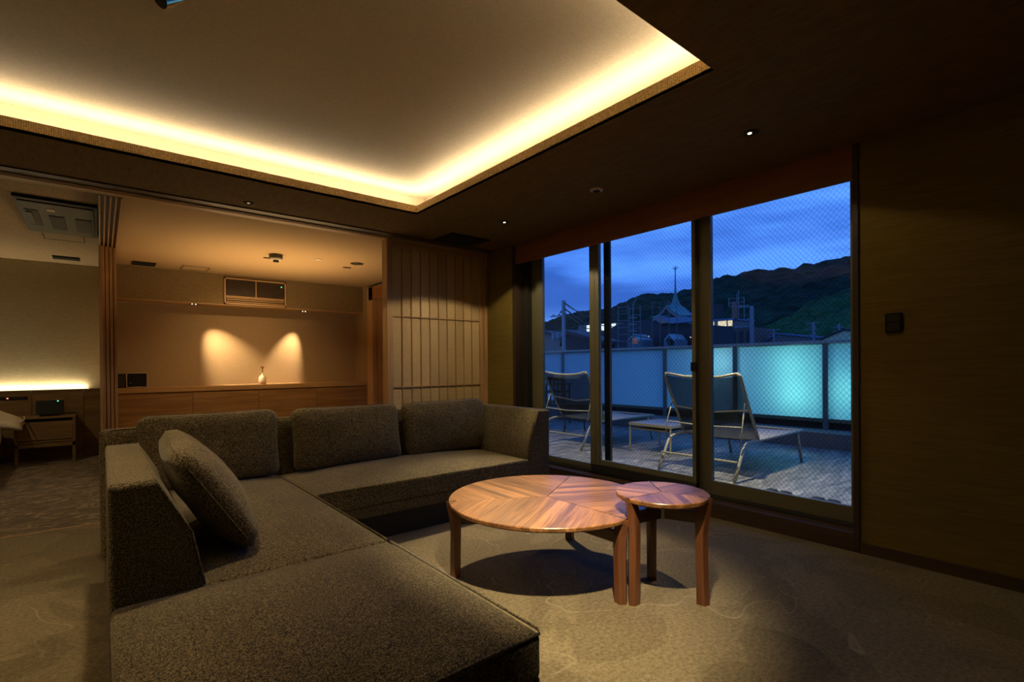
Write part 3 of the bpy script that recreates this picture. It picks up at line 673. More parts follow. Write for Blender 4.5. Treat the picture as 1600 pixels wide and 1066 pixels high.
k = thing('bedroom_slot_vent', (-.31, 8.03, 2.455), 'black slot air vent in the bedroom ceiling', 'air vent')
box(-.432, -.185, 7.92, 8.13, 2.445, 2.455, .002).build('frame', m_black, k); box(-.42, -.20, 7.95, 8.10, 2.441, 2.445).build('slat', m_dark, k)

# ================================================================== LIVING ROOM FITTINGS
def downlight(x, y, label, lit=True):
    k = thing('downlight', (x, y, ZC), label, 'downlight', 'small recessed downlights in the low ceiling')
    MB().lathe([(.040, -.0005), (.040, -.003), (.030, -.004), (.028, -.001)], (x, y, ZC), 24, False).build('bezel', m_gap, k)
    MB().lathe([(.026, -.001), (.026, -.002)], (x, y, ZC), 20).build('reflector', m_gap, k)
    MB().lathe([(.010, -.002), (.010, -.004)], (x, y+.008, ZC), 16).build('lens', m_lamp if lit else m_dimlamp, k)
downlight(2.82, 1.30, 'lit recessed downlight right of the cove, above the window side')
downlight(2.826, 3.494, 'tiny lit recessed downlight near the shoji corner')
downlight(.908, 4.30, 'recessed downlight above the header, left of the cove corner', False)
downlight(-2.3, 2.5, 'recessed downlight left of the cove, outside the photo')
downlight(.908, .60, 'recessed downlight on the near side of the cove')
disc('smoke_detector', 2.834, 2.432, ZC, .05, 'small pale round smoke detector on the dark low ceiling', 'smoke detector', m_white, .014)
k = thing('square_ceiling_vent', (2.86, 4.3, ZC), 'black square ceiling vent near the shoji corner', 'air vent')
box(2.64, 3.10, 4.08, 4.44, ZC-.012, ZC, .003).build('frame', m_black, k)
for q in range(7): box(2.67, 3.07, 4.11+q*.045, 4.13+q*.045, ZC-.018, ZC-.012).build('slat', m_dark, k)
k = thing('ceiling_spotlight', (.2, 2.5, CZ), 'chrome cylinder spotlight at the top edge of the tray ceiling', 'spotlight')
MB().lathe([(.03, 0), (.03, -.02)], (.225, 2.335, CZ), 20).build('mount', m_black, k)
q = Matrix.Translation((.222, 2.350, 2.575)) @ Matrix.Rotation(.85, 4, 'Y') @ Matrix.Rotation(-.2, 4, 'X')
mb = MB().lathe([(.036, -.045), (.036, .04), (.03, .045)], (0, 0, 0), 28); mb.v = [q @ v for v in mb.v]; mb.build('can', plain('chrome', (.85, .8, .7), .12, metal=1.), k, smooth=False)
mb = MB().lathe([(.033, -.047), (.033, -.0455)], (0, 0, 0), 28); mb.v = [q @ v for v in mb.v]; mb.build('lens', m_gap, k)
k = thing('wall_switch', (XW, .80, 1.34), 'square black switch plate on the olive wall right of window', 'switch')
box(XW-.010, XW, .765, .842, 1.282, 1.393, .002).build('plate', m_black, k)
box(XW-.013, XW-.010, .775, .832, 1.345, 1.385, .001).build('rocker', m_dark, k)
box(XW-.013, XW-.010, .775, .832, 1.292, 1.338, .001).build('rocker', m_dark, k)
for yy in (.822, .806, .790): box(XW-.0145, XW-.013, yy-.003, yy+.003, 1.330, 1.335).build('indicator', m_acgrey, k)

# ================================================================== SOFA
def pipe(pts, parent, r=.0045): return MB().tube(pts, r, 6).build('piping', m_sofa, parent, smooth=True)
# right sofa module
X0, X1 = .965, 2.875
sf = thing('sofa', (1.9, 3.45, 0), 'olive tweed sofa with right arm facing the room', 'sofa')
box(X0, 2.62, 3.04, 3.90, 0, .165).build('plinth', m_base, sf)
MB().soft(X0, 2.64, 2.985, 3.85, .165, .24, .01).build('frame', m_sofa, sf)
MB().soft(X0+.002, 2.64, 2.975, 3.84, .235, .365, .018, .045, seg=24).build('seat_cushion', m_sofa, sf)
def backfn(p):   # slanted inner face
    t = min(max((p.z-.37)/.38, 0), 1); y1 = 3.945; yf = 3.70+.10*t
    return (p.x, y1-(y1-p.y)*(y1-yf)/(y1-3.70), p.z)
MB().soft(X0, X1, 3.70, 3.945, .02, .748, .022, 0, backfn, 18).build('backrest', m_sofa, sf)
def armfn(p):
    t = min(max((p.z-.37)/.38, 0), 1); x1 = X1-.005; xi = 2.628+.115*t-.02*math.sin(PI*t)
    return (x1-(x1-p.x)*(x1-xi)/(x1-2.628), p.y, p.z)
MB().soft(2.628, X1-.005, 2.98, 3.78, .02, .752, .022, 0, armfn, 18).build('arm', m_sofa, sf)
pipe([(2.632, 2.982, .372), (2.68, 2.980, .56), (2.742, 2.984, .738), (2.752, 3.00, .750), (2.752, 3.8, .750)], sf)
pipe([(X0+.02, 2.977, .366), (1.8, 2.975, .366), (2.62, 2.977, .368)], sf)
pipe([(X0, 3.812, .748), (2.75, 3.812, .748)], sf)
# left (corner) module
lf = thing('corner_sofa', (.48, 3.0, 0), 'olive tweed corner sofa section with tall side rest at left', 'sofa')
box(.04, .90, 2.02, 3.90, 0, .165).build('plinth', m_base, lf)
MB().soft(.02, .955, 2.005, 3.90, .165, .24, .01).build('frame', m_sofa, lf)
MB().soft(.2, .96, 2.003, 3.84, .235, .365, .02, .045, seg=24).build('seat_cushion', m_sofa, lf)
MB().soft(-.012, .962, 3.70, 3.945, .02, .748, .03, 0, backfn, 18).build('backrest', m_sofa, lf)
def sidefn(p):
    t = min(max((p.z-.37)/.38, 0), 1); x0 = .012; xi = .272-.132*t+.03*math.sin(PI*t)
    return (x0+(p.x-x0)*(xi-x0)/(.272-x0), p.y, p.z)
MB().soft(.012, .272, 2.0, 3.07, .02, .752, .022, 0, sidefn, 20).build('side_rest', m_sofa, lf)
pipe([(.018, 3.812, .72), (.03, 3.812, .742), (.06, 3.812, .7495), (.96, 3.812, .748)], lf)
pipe([(.272, 2.002, .372), (.235, 2.0, .56), (.142, 2.003, .736), (.136, 2.02, .750), (.136, 3.05, .750)], lf)
pipe([(.958, 2.02, .366), (.962, 2.9, .366), (.958, 3.8, .366)], lf)
# ottoman / chaise
ot = thing('chaise_ottoman', (.48, 1.5, 0), 'large square olive tweed ottoman in the foreground', 'ottoman')
box(.04, .90, 1.09, 1.98, 0, .165).build('plinth', m_base, ot)
MB().soft(.018, .955, 1.035, 1.995, .165, .24, .01).build('frame', m_sofa, ot)
MB().soft(.014, .955, 1.028, 2.0, .235, .368, .022, .045, seg=24).build('seat_cushion', m_sofa, ot)
pipe([(.025, 1.03, .368), (.5, 1.026, .370), (.945, 1.03, .368), (.957, 1.05, .368), (.957, 1.98, .368)], ot)
# cushions
def cushion(loc, W, H, T, rx, rz, label, seed, ry=0):
    k = thing('back_cushion', loc, label, 'cushion', 'olive tweed sofa cushions')
    mb = cushion_mesh(W, H, T, seed); o = mb.build('cover', m_sofa, k, local=True); 
    pts = []
    for i in range(40):
        a_ = 2*PI*i/40; u, v = math.cos(a_), math.sin(a_); r = (abs(u)**9+abs(v)**9)**(1/9); u /= r; v /= r
        pts.append((u*W/2*(1-.035*(1-v*v)), 0, v*H/2*(1-.05*(1-u*u))))
    pts.append(pts[0]); MB().tube(pts, .003, 6).build('piping', m_sofa, k, local=True, smooth=True)
    k.rotation_euler = Matrix.Rotation(rz, 3, 'Z').to_euler() if not (rx or ry) else (Matrix.Rotation(rz, 3, 'Z') @ Matrix.Rotation(ry, 3, 'Y') @ Matrix.Rotation(rx, 3, 'X')).to_euler()
    return k
cushion((.555, 3.68, .605), .80, .47, .17, -.20, 0, 'left back cushion standing in the sofa corner', 1)
cushion((1.45, 3.68, .60), .84, .46, .18, -.20, 0, 'middle back cushion on the long sofa', 2, .01)
cushion((2.31, 3.68, .60), .84, .46, .17, -.20, 0, 'right back cushion beside the sofa arm', 3, -.01)
k = cushion((.350, 2.52, .615), .76, .50, .20, 0, 0, 'cushion leaning against the tall side rest at left', 4)
# plane of the cushion: width along y, height leaning toward -x at the top
hx = Vector((-.27, 0, .42)).normalized(); wx = Vector((.04, 1, .02)).normalized(); nx_ = wx.cross(hx).normalized(); wx = hx.cross(nx_)
k.rotation_euler = Matrix((wx, -nx_ if False else hx.cross(wx), hx)).transposed().to_euler()

# ================================================================== TABLES
def round_table(cx, cy, R_, H_, seams, grooves, label, foot_r, leg_w, name, lz):
    t = thing(name, (cx, cy, 0), label, 'table', 'round walnut nesting tables')
    th = .026
    seams = [math.radians(a) for a in seams]
    for k in range(3):
        a0, a1 = seams[k], seams[(k+1) % 3]
        if a1 < a0: a1 += 2*PI
        bis = (a0+a1)/2; g0 = .003 if grooves[k] else .0001; g1 = .003 if grooves[(k+1) % 3] else .0001
        n = 40; rings = []
        for (rr, z) in ((R_-.012, -th), (R_-.002, -th+.008), (R_, -.004), (R_-.003, 0)):
            ring = []
            h = (a1-a0)/2
            # corner inset
            cxy = Vector((math.cos(0)*0, 0)); off0 = Vector((math.sin(h), math.cos(h)))*0
            apex = Vector(((g0+g1)/2/math.sin(h), 0, z)); ring.append(apex)
            for i in range(n+1):
                a_ = -h+2*h*i/n; p = Vector((rr*math.cos(a_), rr*math.sin(a_), z))
                if i == 0: p += Vector((math.sin(h), math.cos(h), 0))*g0
                if i == n: p += Vector((math.sin(h), -math.cos(h), 0))*g1
                ring.append(p)
            rings.append(ring)
        MB().loft(rings).build('top_segment', m_walnut, t, loc=(cx, cy, H_), rot=bis, local=True)
    MB().lathe([(R_-.03, 0), (R_-.03, .006)], (cx, cy, H_-th-.006), 48).build('underside', m_stretch, t)
    # legs (one mesh, local x is the radial direction)
    def leg_mesh():
        mb = MB(); rings = []
        for z, r0, r1, w in ((0, foot_r-.056, foot_r-.002, leg_w*.95), (.25*H_, foot_r-.057, foot_r-.004, leg_w), (lz*H_, foot_r-.060, foot_r-.006, leg_w*1.04), (.80*H_, foot_r-.060, foot_r+.002, leg_w*1.02), (H_-th-.004, foot_r-.05, foot_r+.012, leg_w*.85), (H_-th+.001, foot_r+.004, foot_r+.013, leg_w*.8), (H_-.001, foot_r+.006, foot_r+.016, leg_w*.55)):
            rings.append([Vector((r0, -w*.36, z)), Vector((r1-.018, -w*.5, z)), Vector((r1, 0, z)), Vector((r1-.018, w*.5, z)), Vector((r0, w*.36, z))])
        mb.loft(rings)
        return mb
    for a in seams:
        l = leg_mesh().build('leg', m_walnut_v, t, loc=(cx, cy, 0), rot=a, local=True)
        ORG[l.name] = Vector((cx, cy, 0))
        b_ = MB().box(.012, foot_r-.05, -.011, .011, H_-.125, H_-.07, .003).build('stretcher', m_stretch, t, loc=(cx, cy, 0), rot=a, local=True)
        s_ = MB().box(R_-.045, R_+.001, -.0022, .0022, H_-.003, H_+.0006).build('slot', m_gap, t, loc=(cx, cy, 0), rot=a, local=True)
        MB().lathe([(.005, 0), (.005, .0015)], (R_-.047, 0, H_), 12).build('peg', m_steel, t, loc=(cx, cy, 0), rot=a, local=True)
    MB().lathe([(.020, 0), (.020, .07)], (cx, cy, H_-.13), 20).build('hub', m_steel, t)
    return t
round_table(1.885, 1.985, .535, .40, (30, 150, 270), (1, 0, 1), 'large low round walnut coffee table with radial veneer top', .532, .060, 'coffee_table', .60)
round_table(2.098, 1.405, .218, .50, (50, 170, 290), (1, 1, 0), 'small taller round walnut side table overlapping the large one', .216, .048, 'side_table', .66)

# ================================================================== TERRACE
TZ = .10
tf = thing('terrace_floor', (5.2, 4, TZ), None, None); tf['kind'] = 'structure'
box(3.70, 7.6, -1.5, 12, -.1, TZ-.012).build('screed', m_curb, tf)
ts = .60; proto = MB().box(.0015, ts-.0015, .0015, ts*2-.0015, -.012, 0).build('tile', m_tile, tf, loc=(3.705, -1.2, TZ), local=True)
for i in range(5):
    for j in range(11):
        if i == j == 0: continue
        c_ = proto.copy(); COL.objects.link(c_); c_.location = Vector((3.705+i*ts, -1.2+j*ts*2+(.6 if i % 2 else 0), TZ))-ORG[tf.name]; c_.parent = tf
struct('terrace_curb', box(6.60, 7.3, -1.5, 12, -.1, .285), m_curb)
rl = thing('balcony_railing', (7.0, 4, .285), 'terrace railing with frosted glass panels lit teal from behind', 'railing')
ys = [2.322+1.14*k for k in range(-3, 8)]
for y in ys:
    box(6.965, 7.035, y-.028, y+.028, .285, 1.36, .003).build('post', m_post, rl)
for i in range(len(ys)-1):
    gp_ = box(6.992, 7.004, ys[i]+.030, ys[i+1]-.030, .42, 1.345).build('glass_panel', m_frost, rl)
    gp_.data.materials.append(m_clear)          # etched on the room side only, the outer side is clear
    for f_ in gp_.data.polygons: f_.material_index = 0 if f_.normal.x < -.5 else 1
    box(6.98, 7.02, ys[i]+.028, ys[i+1]-.028, .375, .42).build('bottom_rail', m_bronze, rl)
box(7.03, 7.05, ys[0], ys[-1], .285, .42).build('kick_board', m_bronze_d, rl)  # added to stop the teal glow leaking under the panels
box(6.955, 7.045, ys[0], ys[-1], 1.358, 1.395, .006).build('top_rail', m_railtop, rl)
# sun lounger
def lounger():
    k = thing('sun_lounger', (4.148, 2.07, TZ), 'champagne-framed mesh sun lounger behind the right window pane', 'sun lounger', 'mesh sun loungers on the terrace')
    W_ = .74; y0 = 2.07
    for y in (y0, y0+W_):
        MB().tube([(4.148, y, TZ+.005), (4.24, y, .25), (4.31, y, .365), (4.36, y, .405), (4.45, y, .42), (5.60, y, .42)], .014, 10).build('side_rail', m_loungeframe, k, smooth=True)
        MB().tube([(5.46, y, .41), (5.56, y, TZ+.005)], .013, 8).build('leg', m_loungeframe, k, smooth=True)
        bk = MB().tube([(4.60, y, .43), (4.42, y, .73), (4.27, y, 1.005), (4.255, y+(.02 if y == y0 else -.02), 1.03)], .013, 8).build('back_rail', m_loungeframe, k, smooth=True)
        MB().tube([(4.375, y+(.015 if y == y0 else -.015), .77), (4.30, y, .58), (4.26, y, .40)], .006, 6).build('strut', m_loungeframe, k, smooth=True)
    MB().tube([(4.20, y0, .27), (4.20, y0+W_, .27)], .010, 8).build('crossbar', m_loungeframe, k)
    MB().tube([(5.60, y0, .42), (5.60, y0+W_, .42)], .013, 8).build('crossbar', m_loungeframe, k)
    MB().tube([(4.30, y0, .56), (4.30, y0+W_*.5, .545), (4.30, y0+W_, .56)], .007, 6).build('crossbar', m_loungeframe, k)
    MB().tube([(4.44, y0, .70), (4.46, y0+W_*.5, .66), (4.44, y0+W_, .70)], .008, 6).build('crossbar', m_loungeframe, k)
    MB().tube([(4.26, y0+.02, 1.03), (4.29, y0+W_*.25, 1.00), (4.30, y0+W_*.5, .992), (4.29, y0+W_*.75, 1.00), (4.26, y0+W_-.02, 1.03)], .012, 8).build('top_bar', m_loungeframe, k, smooth=True)
    def sl(a_, b_, sag):
        mb = MB(); mb.sm = True; n = 8; g = []
        for i in range(n+1):
            for j in range(n+1):
                s = i/n; u = j/n; p = Vector(a_)*(1-s)+Vector(b_)*s; d = sag*(1-(2*u-1)**2)
                g.append((p.x+d*.6, y0+.012+(W_-.024)*u, p.z-d))
        fs = [(i*(n+1)+j, (i+1)*(n+1)+j, (i+1)*(n+1)+j+1, i*(n+1)+j+1) for i in range(n) for j in range(n)]
        mb.add(g, fs); return mb
    o = sl((4.27, 0, 1.01), (4.60, 0, .425), .03).build('back_sling', m_sling, k)
    o2 = sl((4.60, 0, .428), (5.60, 0, .428), .02).build('seat_sling', m_sling_skylit, k)
    for q_ in (o, o2):
        md = q_.modifiers.new('thick', 'SOLIDIFY'); md.thickness = .002
    return k
l1 = lounger()
l2 = dup(l1); l2.location = (4.148+.225, 4.02, TZ); l2['label'] = 'champagne-framed mesh sun lounger behind the left window pane'
tt = thing('terrace_side_table', (5.15, 3.4, TZ), 'low square mesh-topped table between the loungers', 'table')
box(4.88, 5.44, 3.15, 3.68, .405, .425, .004).build('top', plain('woven_grey_top', (.20, .22, .24), .7), tt)
fr_ = MB(); fr_.box(4.86, 5.46, 3.13, 3.15, .40, .43); fr_.box(4.86, 5.46, 3.68, 3.70, .40, .43); fr_.box(4.86, 4.88, 3.15, 3.68, .40, .43); fr_.box(5.44, 5.46, 3.15, 3.68, .40, .43)
fr_.build('frame', m_loungeframe, tt)
for x in (4.875, 5.445):
    for y in (3.145, 3.685): MB().tube([(x, y, .40), (x+(.02 if x > 5 else -.01), y, TZ)], .012, 8).build('leg', m_loungeframe, tt)
box(4.88, 5.44, 3.16, 3.67, .355, .37).build('stretcher', m_loungeframe, tt)
# bar table and chair at far left of the terrace
bt = thing('bar_table', (6.05, 6.35, TZ), 'tall dark patio table beyond the left lounger', 'table')
box(5.75, 6.40, 6.05, 6.75, .77, .795, .005).build('top', m_pole, bt)
for x in (5.8, 6.35):
    for y in (6.1, 6.7): MB().tube([(x, y, .77), (x, y, TZ)], .014, 8).build('leg', m_bronze_d, bt)
box(5.8, 6.35, 6.1, 6.7, .64, .66).build('shelf', m_bronze_d, bt)
pc = thing('patio_chair', (5.5, 5.45, TZ), 'dark patio chair seen through the left lounger backrest', 'chair')
for x, y in ((5.3, 5.2), (5.3, 5.62), (5.75, 5.2), (5.75, 5.62)):
    MB().tube([(x, y, TZ), (5.33 if x < 5.5 else 5.70, y, .50), (5.30 if x < 5.5 else 5.70, y, .92 if x < 5.5 else .50)], .012, 8).build('leg', m_bronze_d, pc)
box(5.32, 5.74, 5.2, 5.62, .50, .52, .004).build('seat', m_bronze_d, pc)
for q_ in range(5): box(5.30, 5.31, 5.24+q_*.08, 5.26+q_*.08, .52, .90).build('backrest_slat', m_bronze_d, pc)
box(5.29, 5.315, 5.2, 5.62, .88, .93, .004).build('top_rail', m_bronze_d, pc)
# slippers outside the sill
for i, (y, lab) in enumerate(((1.25, 'black slipper toe outside the sill, rightmost one'), (1.345, 'black slipper toe outside the sill, second from right'), (1.56, 'black slipper toe outside the sill, third from right'), (1.655, 'black slipper toe outside the sill, leftmost one'))):
    k = thing('slipper', (3.88, y, TZ), lab, 'slipper', 'black slippers outside the terrace door')
    MB().soft(3.80, 4.06, y-.042, y+.042, TZ, TZ+.02, .008).build('sole', m_rubber, k)
    MB().soft(3.80, 3.93, y-.044, y+.044, TZ+.018, TZ+.075, .026).build('strap', m_rubber, k)

# ================================================================== TOWN AND HILLS
struct('town_ground', box(7.6, 420, -260, 420, -6.2, -6), m_ground)
def hill(name, ridge, xr, xf, zf, mat, amp, rows=46, step=3.0):
    ridge = sorted(ridge); ys_ = []; y = ridge[0][0]
    while y <= ridge[-1][0]: ys_.append(y); y += step
    def rz(y):
        for (a0, b0), (a1, b1) in zip(ridge, ridge[1:]):
            if a0 <= y <= a1: t = (y-a0)/(a1-a0); return b0*(1-t)+b1*t
        return ridge[-1][1]
    mb = MB(); mb.sm = False; n = len(ys_); tot = rows+10
    for i in range(tot):
        s = i/rows
        for y in ys_:
            if s <= 1: x = xf+(xr-xf)*s; z = zf+(rz(y)-zf)*(math.sin(s*PI/2)**1.1); 
            else: x = xr+(xr-xf)*(s-1); z = rz(y)-(s-1)*(rz(y)-zf)*1.2
            sc_ = xr/330
            p = Vector((x, y*(x/xr*.75+.25), z))
            c1 = noise.cell(Vector((0, 0, 0))) if False else 0
            v = noise.voronoi(Vector((p.x*.13, p.y*.13, z*.13))/sc_, distance_metric='DISTANCE', exponent=2)[0][0]
            nn = noise.noise(Vector((p.x*.03, p.y*.03, 3.3))/sc_)
            p.z += amp*((.5-v)*1.6)+nn*amp*1.1*(1 if s < .98 else .3)
            p.x -= amp*(.5-v)*.8
            mb.v.append(p)
    for i in range(tot-1):
        for j in range(n-1): mb.f.append((i*n+j, i*n+j+1, (i+1)*n+j+1, (i+1)*n+j))
    return struct(name, mb, mat)
ridge = [(-220, 62), (-60, 60), (97, 57.5), (106, 57.6), (119.6, 57.2), (142, 56.5), (167, 55.8), (180.8, 52.8), (195.4, 50.6), (205.7, 50), (227.7, 52), (237.7, 50.4), (251.9, 45.8), (271.6, 43.8), (296.6, 44.8), (315.9, 42.4), (332.3, 39.4), (348.9, 33.4), (358.9, 31), (390, 30), (520, 26)]
hill('hill', ridge, 330, 150, -4, m_hill, 2.4)
ridge2 = [(-120, 34), (20, 31), (50, 29), (64, 26), (76, 21.5), (88, 16), (98, 10), (108, 3), (118, -3)]
hill('hill_near', ridge2, 210, 130, -5, m_hill2, 2.2, 34, 2.2)
# temple hall with spire
tp = thing('temple_hall', (60, 38, -6), 'temple hall with curved green copper roof and tall spire', 'temple')
def curved_roof(xc, yL, yR, zpk, ypk, zeL, zeR, dx, drop=.35, th=.35):
    # ridge along x, section in y-z with concave slopes
    mb = MB(); sec = []
    for i in range(9):
        t = i/8; y = yL+(ypk-yL)*t; z = zeL+(zpk-zeL)*(t**1.5); sec.append((y, z))
    for i in range(1, 9):
        t = 1-i/8; y = yR+(ypk-yR)*t; z = zeR+(zpk-zeR)*(t**1.5); sec.append((y, z))
    low = [(y, z-th) for y, z in reversed(sec)]
    mb.prism(sec+low, 0, xc-dx, xc+dx); return mb
curved_roof(62, 41.2, 36.9, 9.15, 39.1, 7.55, 7.6, 2.2).build('gable_roof', m_copper, tp)
curved_roof(59.75, 41.2, 36.9, 8.9, 39.1, 7.35, 7.4, .12, th=.28).build('bargeboard', m_pinkbrd, tp)
MB().prism([(40.4, 7.2), (39.1, 8.6), (37.6, 7.2), (37.6, 6.4), (40.4, 6.4)], 0, 60.2, 62).build('gable_wall', m_facade_d, tp)
# hipped main roof with concave sweep up to the spire
prof = [(3.7, 7.6), (2.7, 7.95), (1.9, 8.35), (1.2, 8.9), (.72, 9.4), (.44, 9.95), (.26, 10.6), (.14, 11.4), (.09, 12.6), (.07, 14.2)]
MB().lathe(prof, (63, 39.75, 0), 8).build('spire_roof', m_copper, tp)
sp_ = MB(); sp_.tube([(63, 39.75, 13.8), (63, 39.75, 14.9)], .07, 6); sp_.tube([(63, 39.35, 14.7), (63, 39.75, 14.4), (63, 40.15, 14.7)], .06, 6); sp_.build('finial', m_slate, tp)
MB().prism([(40.2, 7.0), (39.6, 7.7), (38.9, 7.4), (34.2, 7.05), (34.2, 6.5), (37.7, 6.45)], 0, 58.8, 60).build('lower_roof', m_bluer, tp)
MB().prism([(40.0, 7.15), (39.5, 7.45), (38.0, 6.6), (39.4, 6.55)], 0, 58.7, 58.8).build('bargeboard', m_pinkbrd, tp)
gr = MB().prism([(52, 2.0), (51, 5.8), (48.5, 7.0), (45, 7.45), (41, 7.3), (38, 6.6), (34.9, 6.3), (34.7, 2.0)], 0, 60.6, 70).build('great_roof', m_slate, tp)
box(60.8, 69, 35, 51, -6, 2).build('wall', m_facade_d, tp)
for y, z in ((42.5, 5.05), (36.0, 4.6), (35.6, 4.5), (35.0, 4.4)): box(60.5, 60.6, y-.05, y+.05, z-.05, z+.05).build('lamp', m_tiny, tp)
def dormer(x, yL, yR, zb, ze, zp, label, lit):
    k = thing('dormer_house', (x, (yL+yR)/2, -6), label, 'house', 'small gabled houses behind the railing')
    ym = (yL+yR)/2
    MB().prism([(yL-.25, ze-.1), (ym, zp), (yR+.25, ze-.1), (yR+.25, ze-.3), (ym, zp-.25), (yL-.25, ze-.3)], 0, x, x+3).build('roof', m_dormer, k)
    MB().prism([(yL, -6), (yL, ze-.2), (ym, zp-.3), (yR, ze-.2), (yR, -6)], 0, x+.3, x+2.8).build('wall', plain('blue_grey_wall', (.08, .12, .15), .8) if 'blue_grey_wall' not in MATS else MATS['blue_grey_wall'], k)
    box(x+.25, x+.3, ym-.55, ym+.35, zb, zb+.8).build('window', lit, k)
dormer(57, 37.9, 36.0, 3.5, 4.35, 5.0, 'small gabled blue-grey house below the temple spire', m_gap)
dormer(56, 43.0, 40.6, 3.9, 4.5, 5.2, 'small gabled house with pink lit window beside scaffold', m_litpink)
# scaffold towers
def scaffold(x, ya, yb, zt, label, n, x2=1.2):
    k = thing('scaffold_tower', (x, (ya+yb)/2, -6), label, 'scaffold')
    for xx in (x, x+x2):
        for yy in (ya, yb): MB().tube([(xx, yy, -6), (xx, yy, zt)], .03, 6).build('post', m_scaf, k)
    for i in range(n):
        z = zt-.12-i*.42
        for xx in (x, x+x2): MB().tube([(xx, ya, z), (xx, yb, z)], .02, 5).build('rung', m_scaf, k)
scaffold(25, 19.77, 19.0, 4.75, 'tall grey scaffold tower left of the temple', 8)
scaffold(38, 26.3, 24.6, 6.6, 'short scaffold frame just left of the temple gable', 4)
an = thing('roof_antenna', (25, 18.65, -6), 'thin curved roof antenna beside the scaffold tower', 'antenna')
MB().tube([(25, 18.65, -6), (25, 18.65, 4.7), (25, 18.5, 4.95), (25, 18.35, 5.05)], .022, 6).build('mast', m_pole, an)
for z in (3.1, 3.5, 3.9): MB().tube([(25, 18.4, z), (25, 18.95, z+.05)], .025, 5).build('arm', m_pole, an)
# utility poles
def pole(x, y, zt, r, arms, label, top=None):
    k = thing('utility_pole', (x, y, -6), label, 'utility pole', 'utility poles in the town')
    MB().tube([(x, y, -6), (x, y, zt)], [r*1.2, r], 8).build('pole', m_pole, k)
    for z, dy0, dy1 in arms:
        cb_ = MB().tube([(x, y+dy0, z), (x, y+dy1, z)], r*.35, 5).build('crossarm', m_pole, k)
        n = max(2, int(abs(dy1-dy0)/(r*3)))
        ins = MB()
        for i in range(n): yy = y+dy0+(dy1-dy0)*(i+.5)/n; ins.box(x-r*.4, x+r*.4, yy-r*.3, yy+r*.3, z, z+r*1.1)
        ins.build('insulator', m_pole, cb_)
    return k
k1 = pole(25, 24.5, 5.57, .13, [(4.55, .15, 1.3), (4.75, 0, .35), (3.2, -.1, .9)], 'thick grey utility pole with cables at left pane')
MB().lathe([(.16, 0), (.16, .45)], (25, 25.05, 2.95), 12).build('transformer', m_pole, k1)
MB().lathe([(.16, 0), (.16, .45)], (25, 25.5, 2.9), 12).build('transformer', m_pole, k1)
for z0, z1 in ((5.4, 4.2), (5.0, 3.75), (4.7, 3.4)):
    MB().tube([(25, 24.4, z0), (25.0, 23.9, z0-.32), (25, 23.4, z0-.60), (25, 22.6, z1+.15), (25.5, 18, z1-.7)], [.05, .05, .035, .03, .03], 6).build('cable', m_wire, k1)
pole(86, 39.7, 10.8, .33, [(10.8, .2, 2.4), (7.3, .3, 3.2), (8.4, 0, .8)], 'tall pale utility pole right of the lit building')
pole(90, 37.8, 6.8, .16, [(6.8, -1.2, 1.4), (5.7, -1.0, 1.2), (6.2, -.8, .8)], 'short pole with pale insulators beside the blue roof')
pole(90, 31.6, 7.7, .2, [(7.5, -.9, 1.3), (6.5, -.6, 1.3), (6.9, -.5, .6), (5.6, -.5, .6)], 'utility pole standing before the green hillside')
pole(92, 28.6, 7.3, .16, [(6.7, -.6, .9), (6.1, -.6, .9)], 'small utility pole beside the cream gable at right')
# houses
def house(x, yL, yR, zb, ze, ypk, zp, roof, wall, label, dx=7, windows=()):
    k = thing('house', (x, (yL+yR)/2, -6), label, 'house')
    MB().prism([(yL, ze), (ypk, zp), (yR, ze), (yR, ze-.25), (ypk, zp-.25), (yL, ze-.25)], 0, x-.3, x+dx+.3).build('roof', roof, k)
    MB().prism([(yL-.3, -6), (yL-.3, ze-.15), (ypk, zp-.3), (yR+.3, ze-.15), (yR+.3, -6)], 0, x, x+dx).build('wall', wall, k)
    for (wy0, wy1, wz0, wz1, m) in windows: box(x-.06, x, wy1, wy0, wz0, wz1).build('window', m, k)
    return k
house(27, 26.6, 22.6, -6, 2.75, 26.2, 3.75, m_slate, m_facade_d, 'dark slate-roofed house right of the cabled pole', 1.6)
house(30, 33, 28.2, -6, 3.0, 31.5, 4.1, m_slate, m_facade, 'pale walled house at the left edge of the window view', 1.5)
house(94, 41.0, 29.5, -6, 5.1, 39.0, 6.5, m_bluer, m_facade, 'low house with pale blue roof under the green hill', 10)
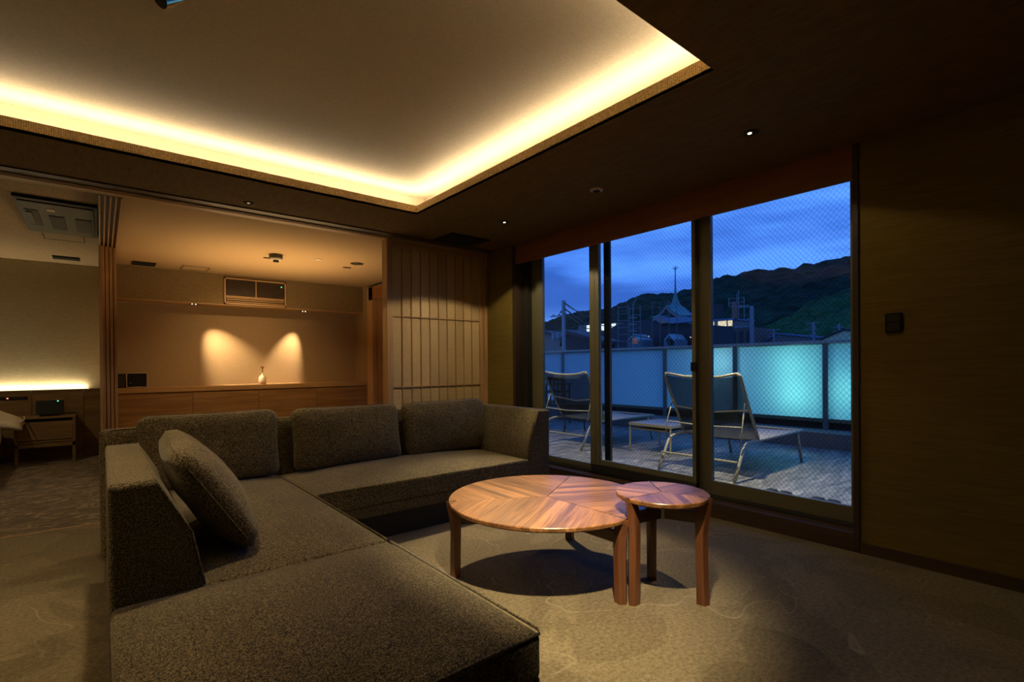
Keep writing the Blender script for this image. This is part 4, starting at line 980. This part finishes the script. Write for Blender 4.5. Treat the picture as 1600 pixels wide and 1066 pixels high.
house(80, 27.2, 19.8, -6, 4.55, 24.2, 5.85, m_slate, m_cream, 'cream gabled house at the right edge of the window', 8)
bl = thing('apartment_building', (92, 47, -6), 'flat-roofed building with lit windows and brick chimney', 'building')
box(90, 98, 45.0, 54, -6, 9.3).build('upper_block', m_facade, bl)
box(89.5, 98, 41.2, 54, -6, 7.5).build('lower_block', plain('brown_facade', (.10, .072, .055), .8), bl)
box(89.8, 98.2, 44.8, 54, 9.1, 9.4).build('roof_slab', m_bluer, bl)
box(89.9, 90, 46.2, 47.8, 8.0, 9.0).build('window', m_litwin, bl); box(89.9, 90, 48.6, 49.6, 8.0, 9.0).build('window', m_litwin, bl)
box(89.9, 90, 45.1, 45.9, 8.0, 9.0).build('window', m_litwin, bl)
for y in range(9): box(89.42, 89.5, 41.6+y*1.3, 42.3+y*1.3, 4.6, 6.9).build('window', m_slate, bl)
box(90.5, 92, 47.8, 52, 9.4, 12.3).build('roof_tower', m_facade_d, bl)
box(90.2, 91.2, 44.4, 45.3, 9.3, 12.4).build('chimney', m_brick, bl)
for (y, z0, z1) in ((45.8, 11.6, 13.2), (43.0, 9, 13.0), (44.0, 12.4, 14.4), (44.3, 12.4, 13.8)): MB().tube([(90.2, y, z0), (90.2, y, z1)], .07, 5).build('antenna_mast', m_pole, bl)
for z in (13.0, 12.2, 11.5): MB().tube([(90.2, 45.8, z), (90.2, 43.0, z)], .05, 5).build('antenna_bar', m_pole, bl)
wb = thing('floodlit_building', (120, 99, -6), 'bright white building far off behind the left panes', 'building')
box(121, 130, 96.5, 112, -6, 11.3).build('lower_block', m_facade_d, wb)
box(120.6, 121, 99.5, 108, 11.6, 13.6).build('lit_wall', emis('floodlit_wall', (.75, .9, .9), 1.3), wb)  # brightness of this wall is its own emission, no floodlight shines on it
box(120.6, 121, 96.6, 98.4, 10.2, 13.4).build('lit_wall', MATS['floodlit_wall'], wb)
box(121, 130, 96.5, 112, 11.3, 13.8).build('upper_block', m_facade, wb)
bpy.context.view_layer.update()
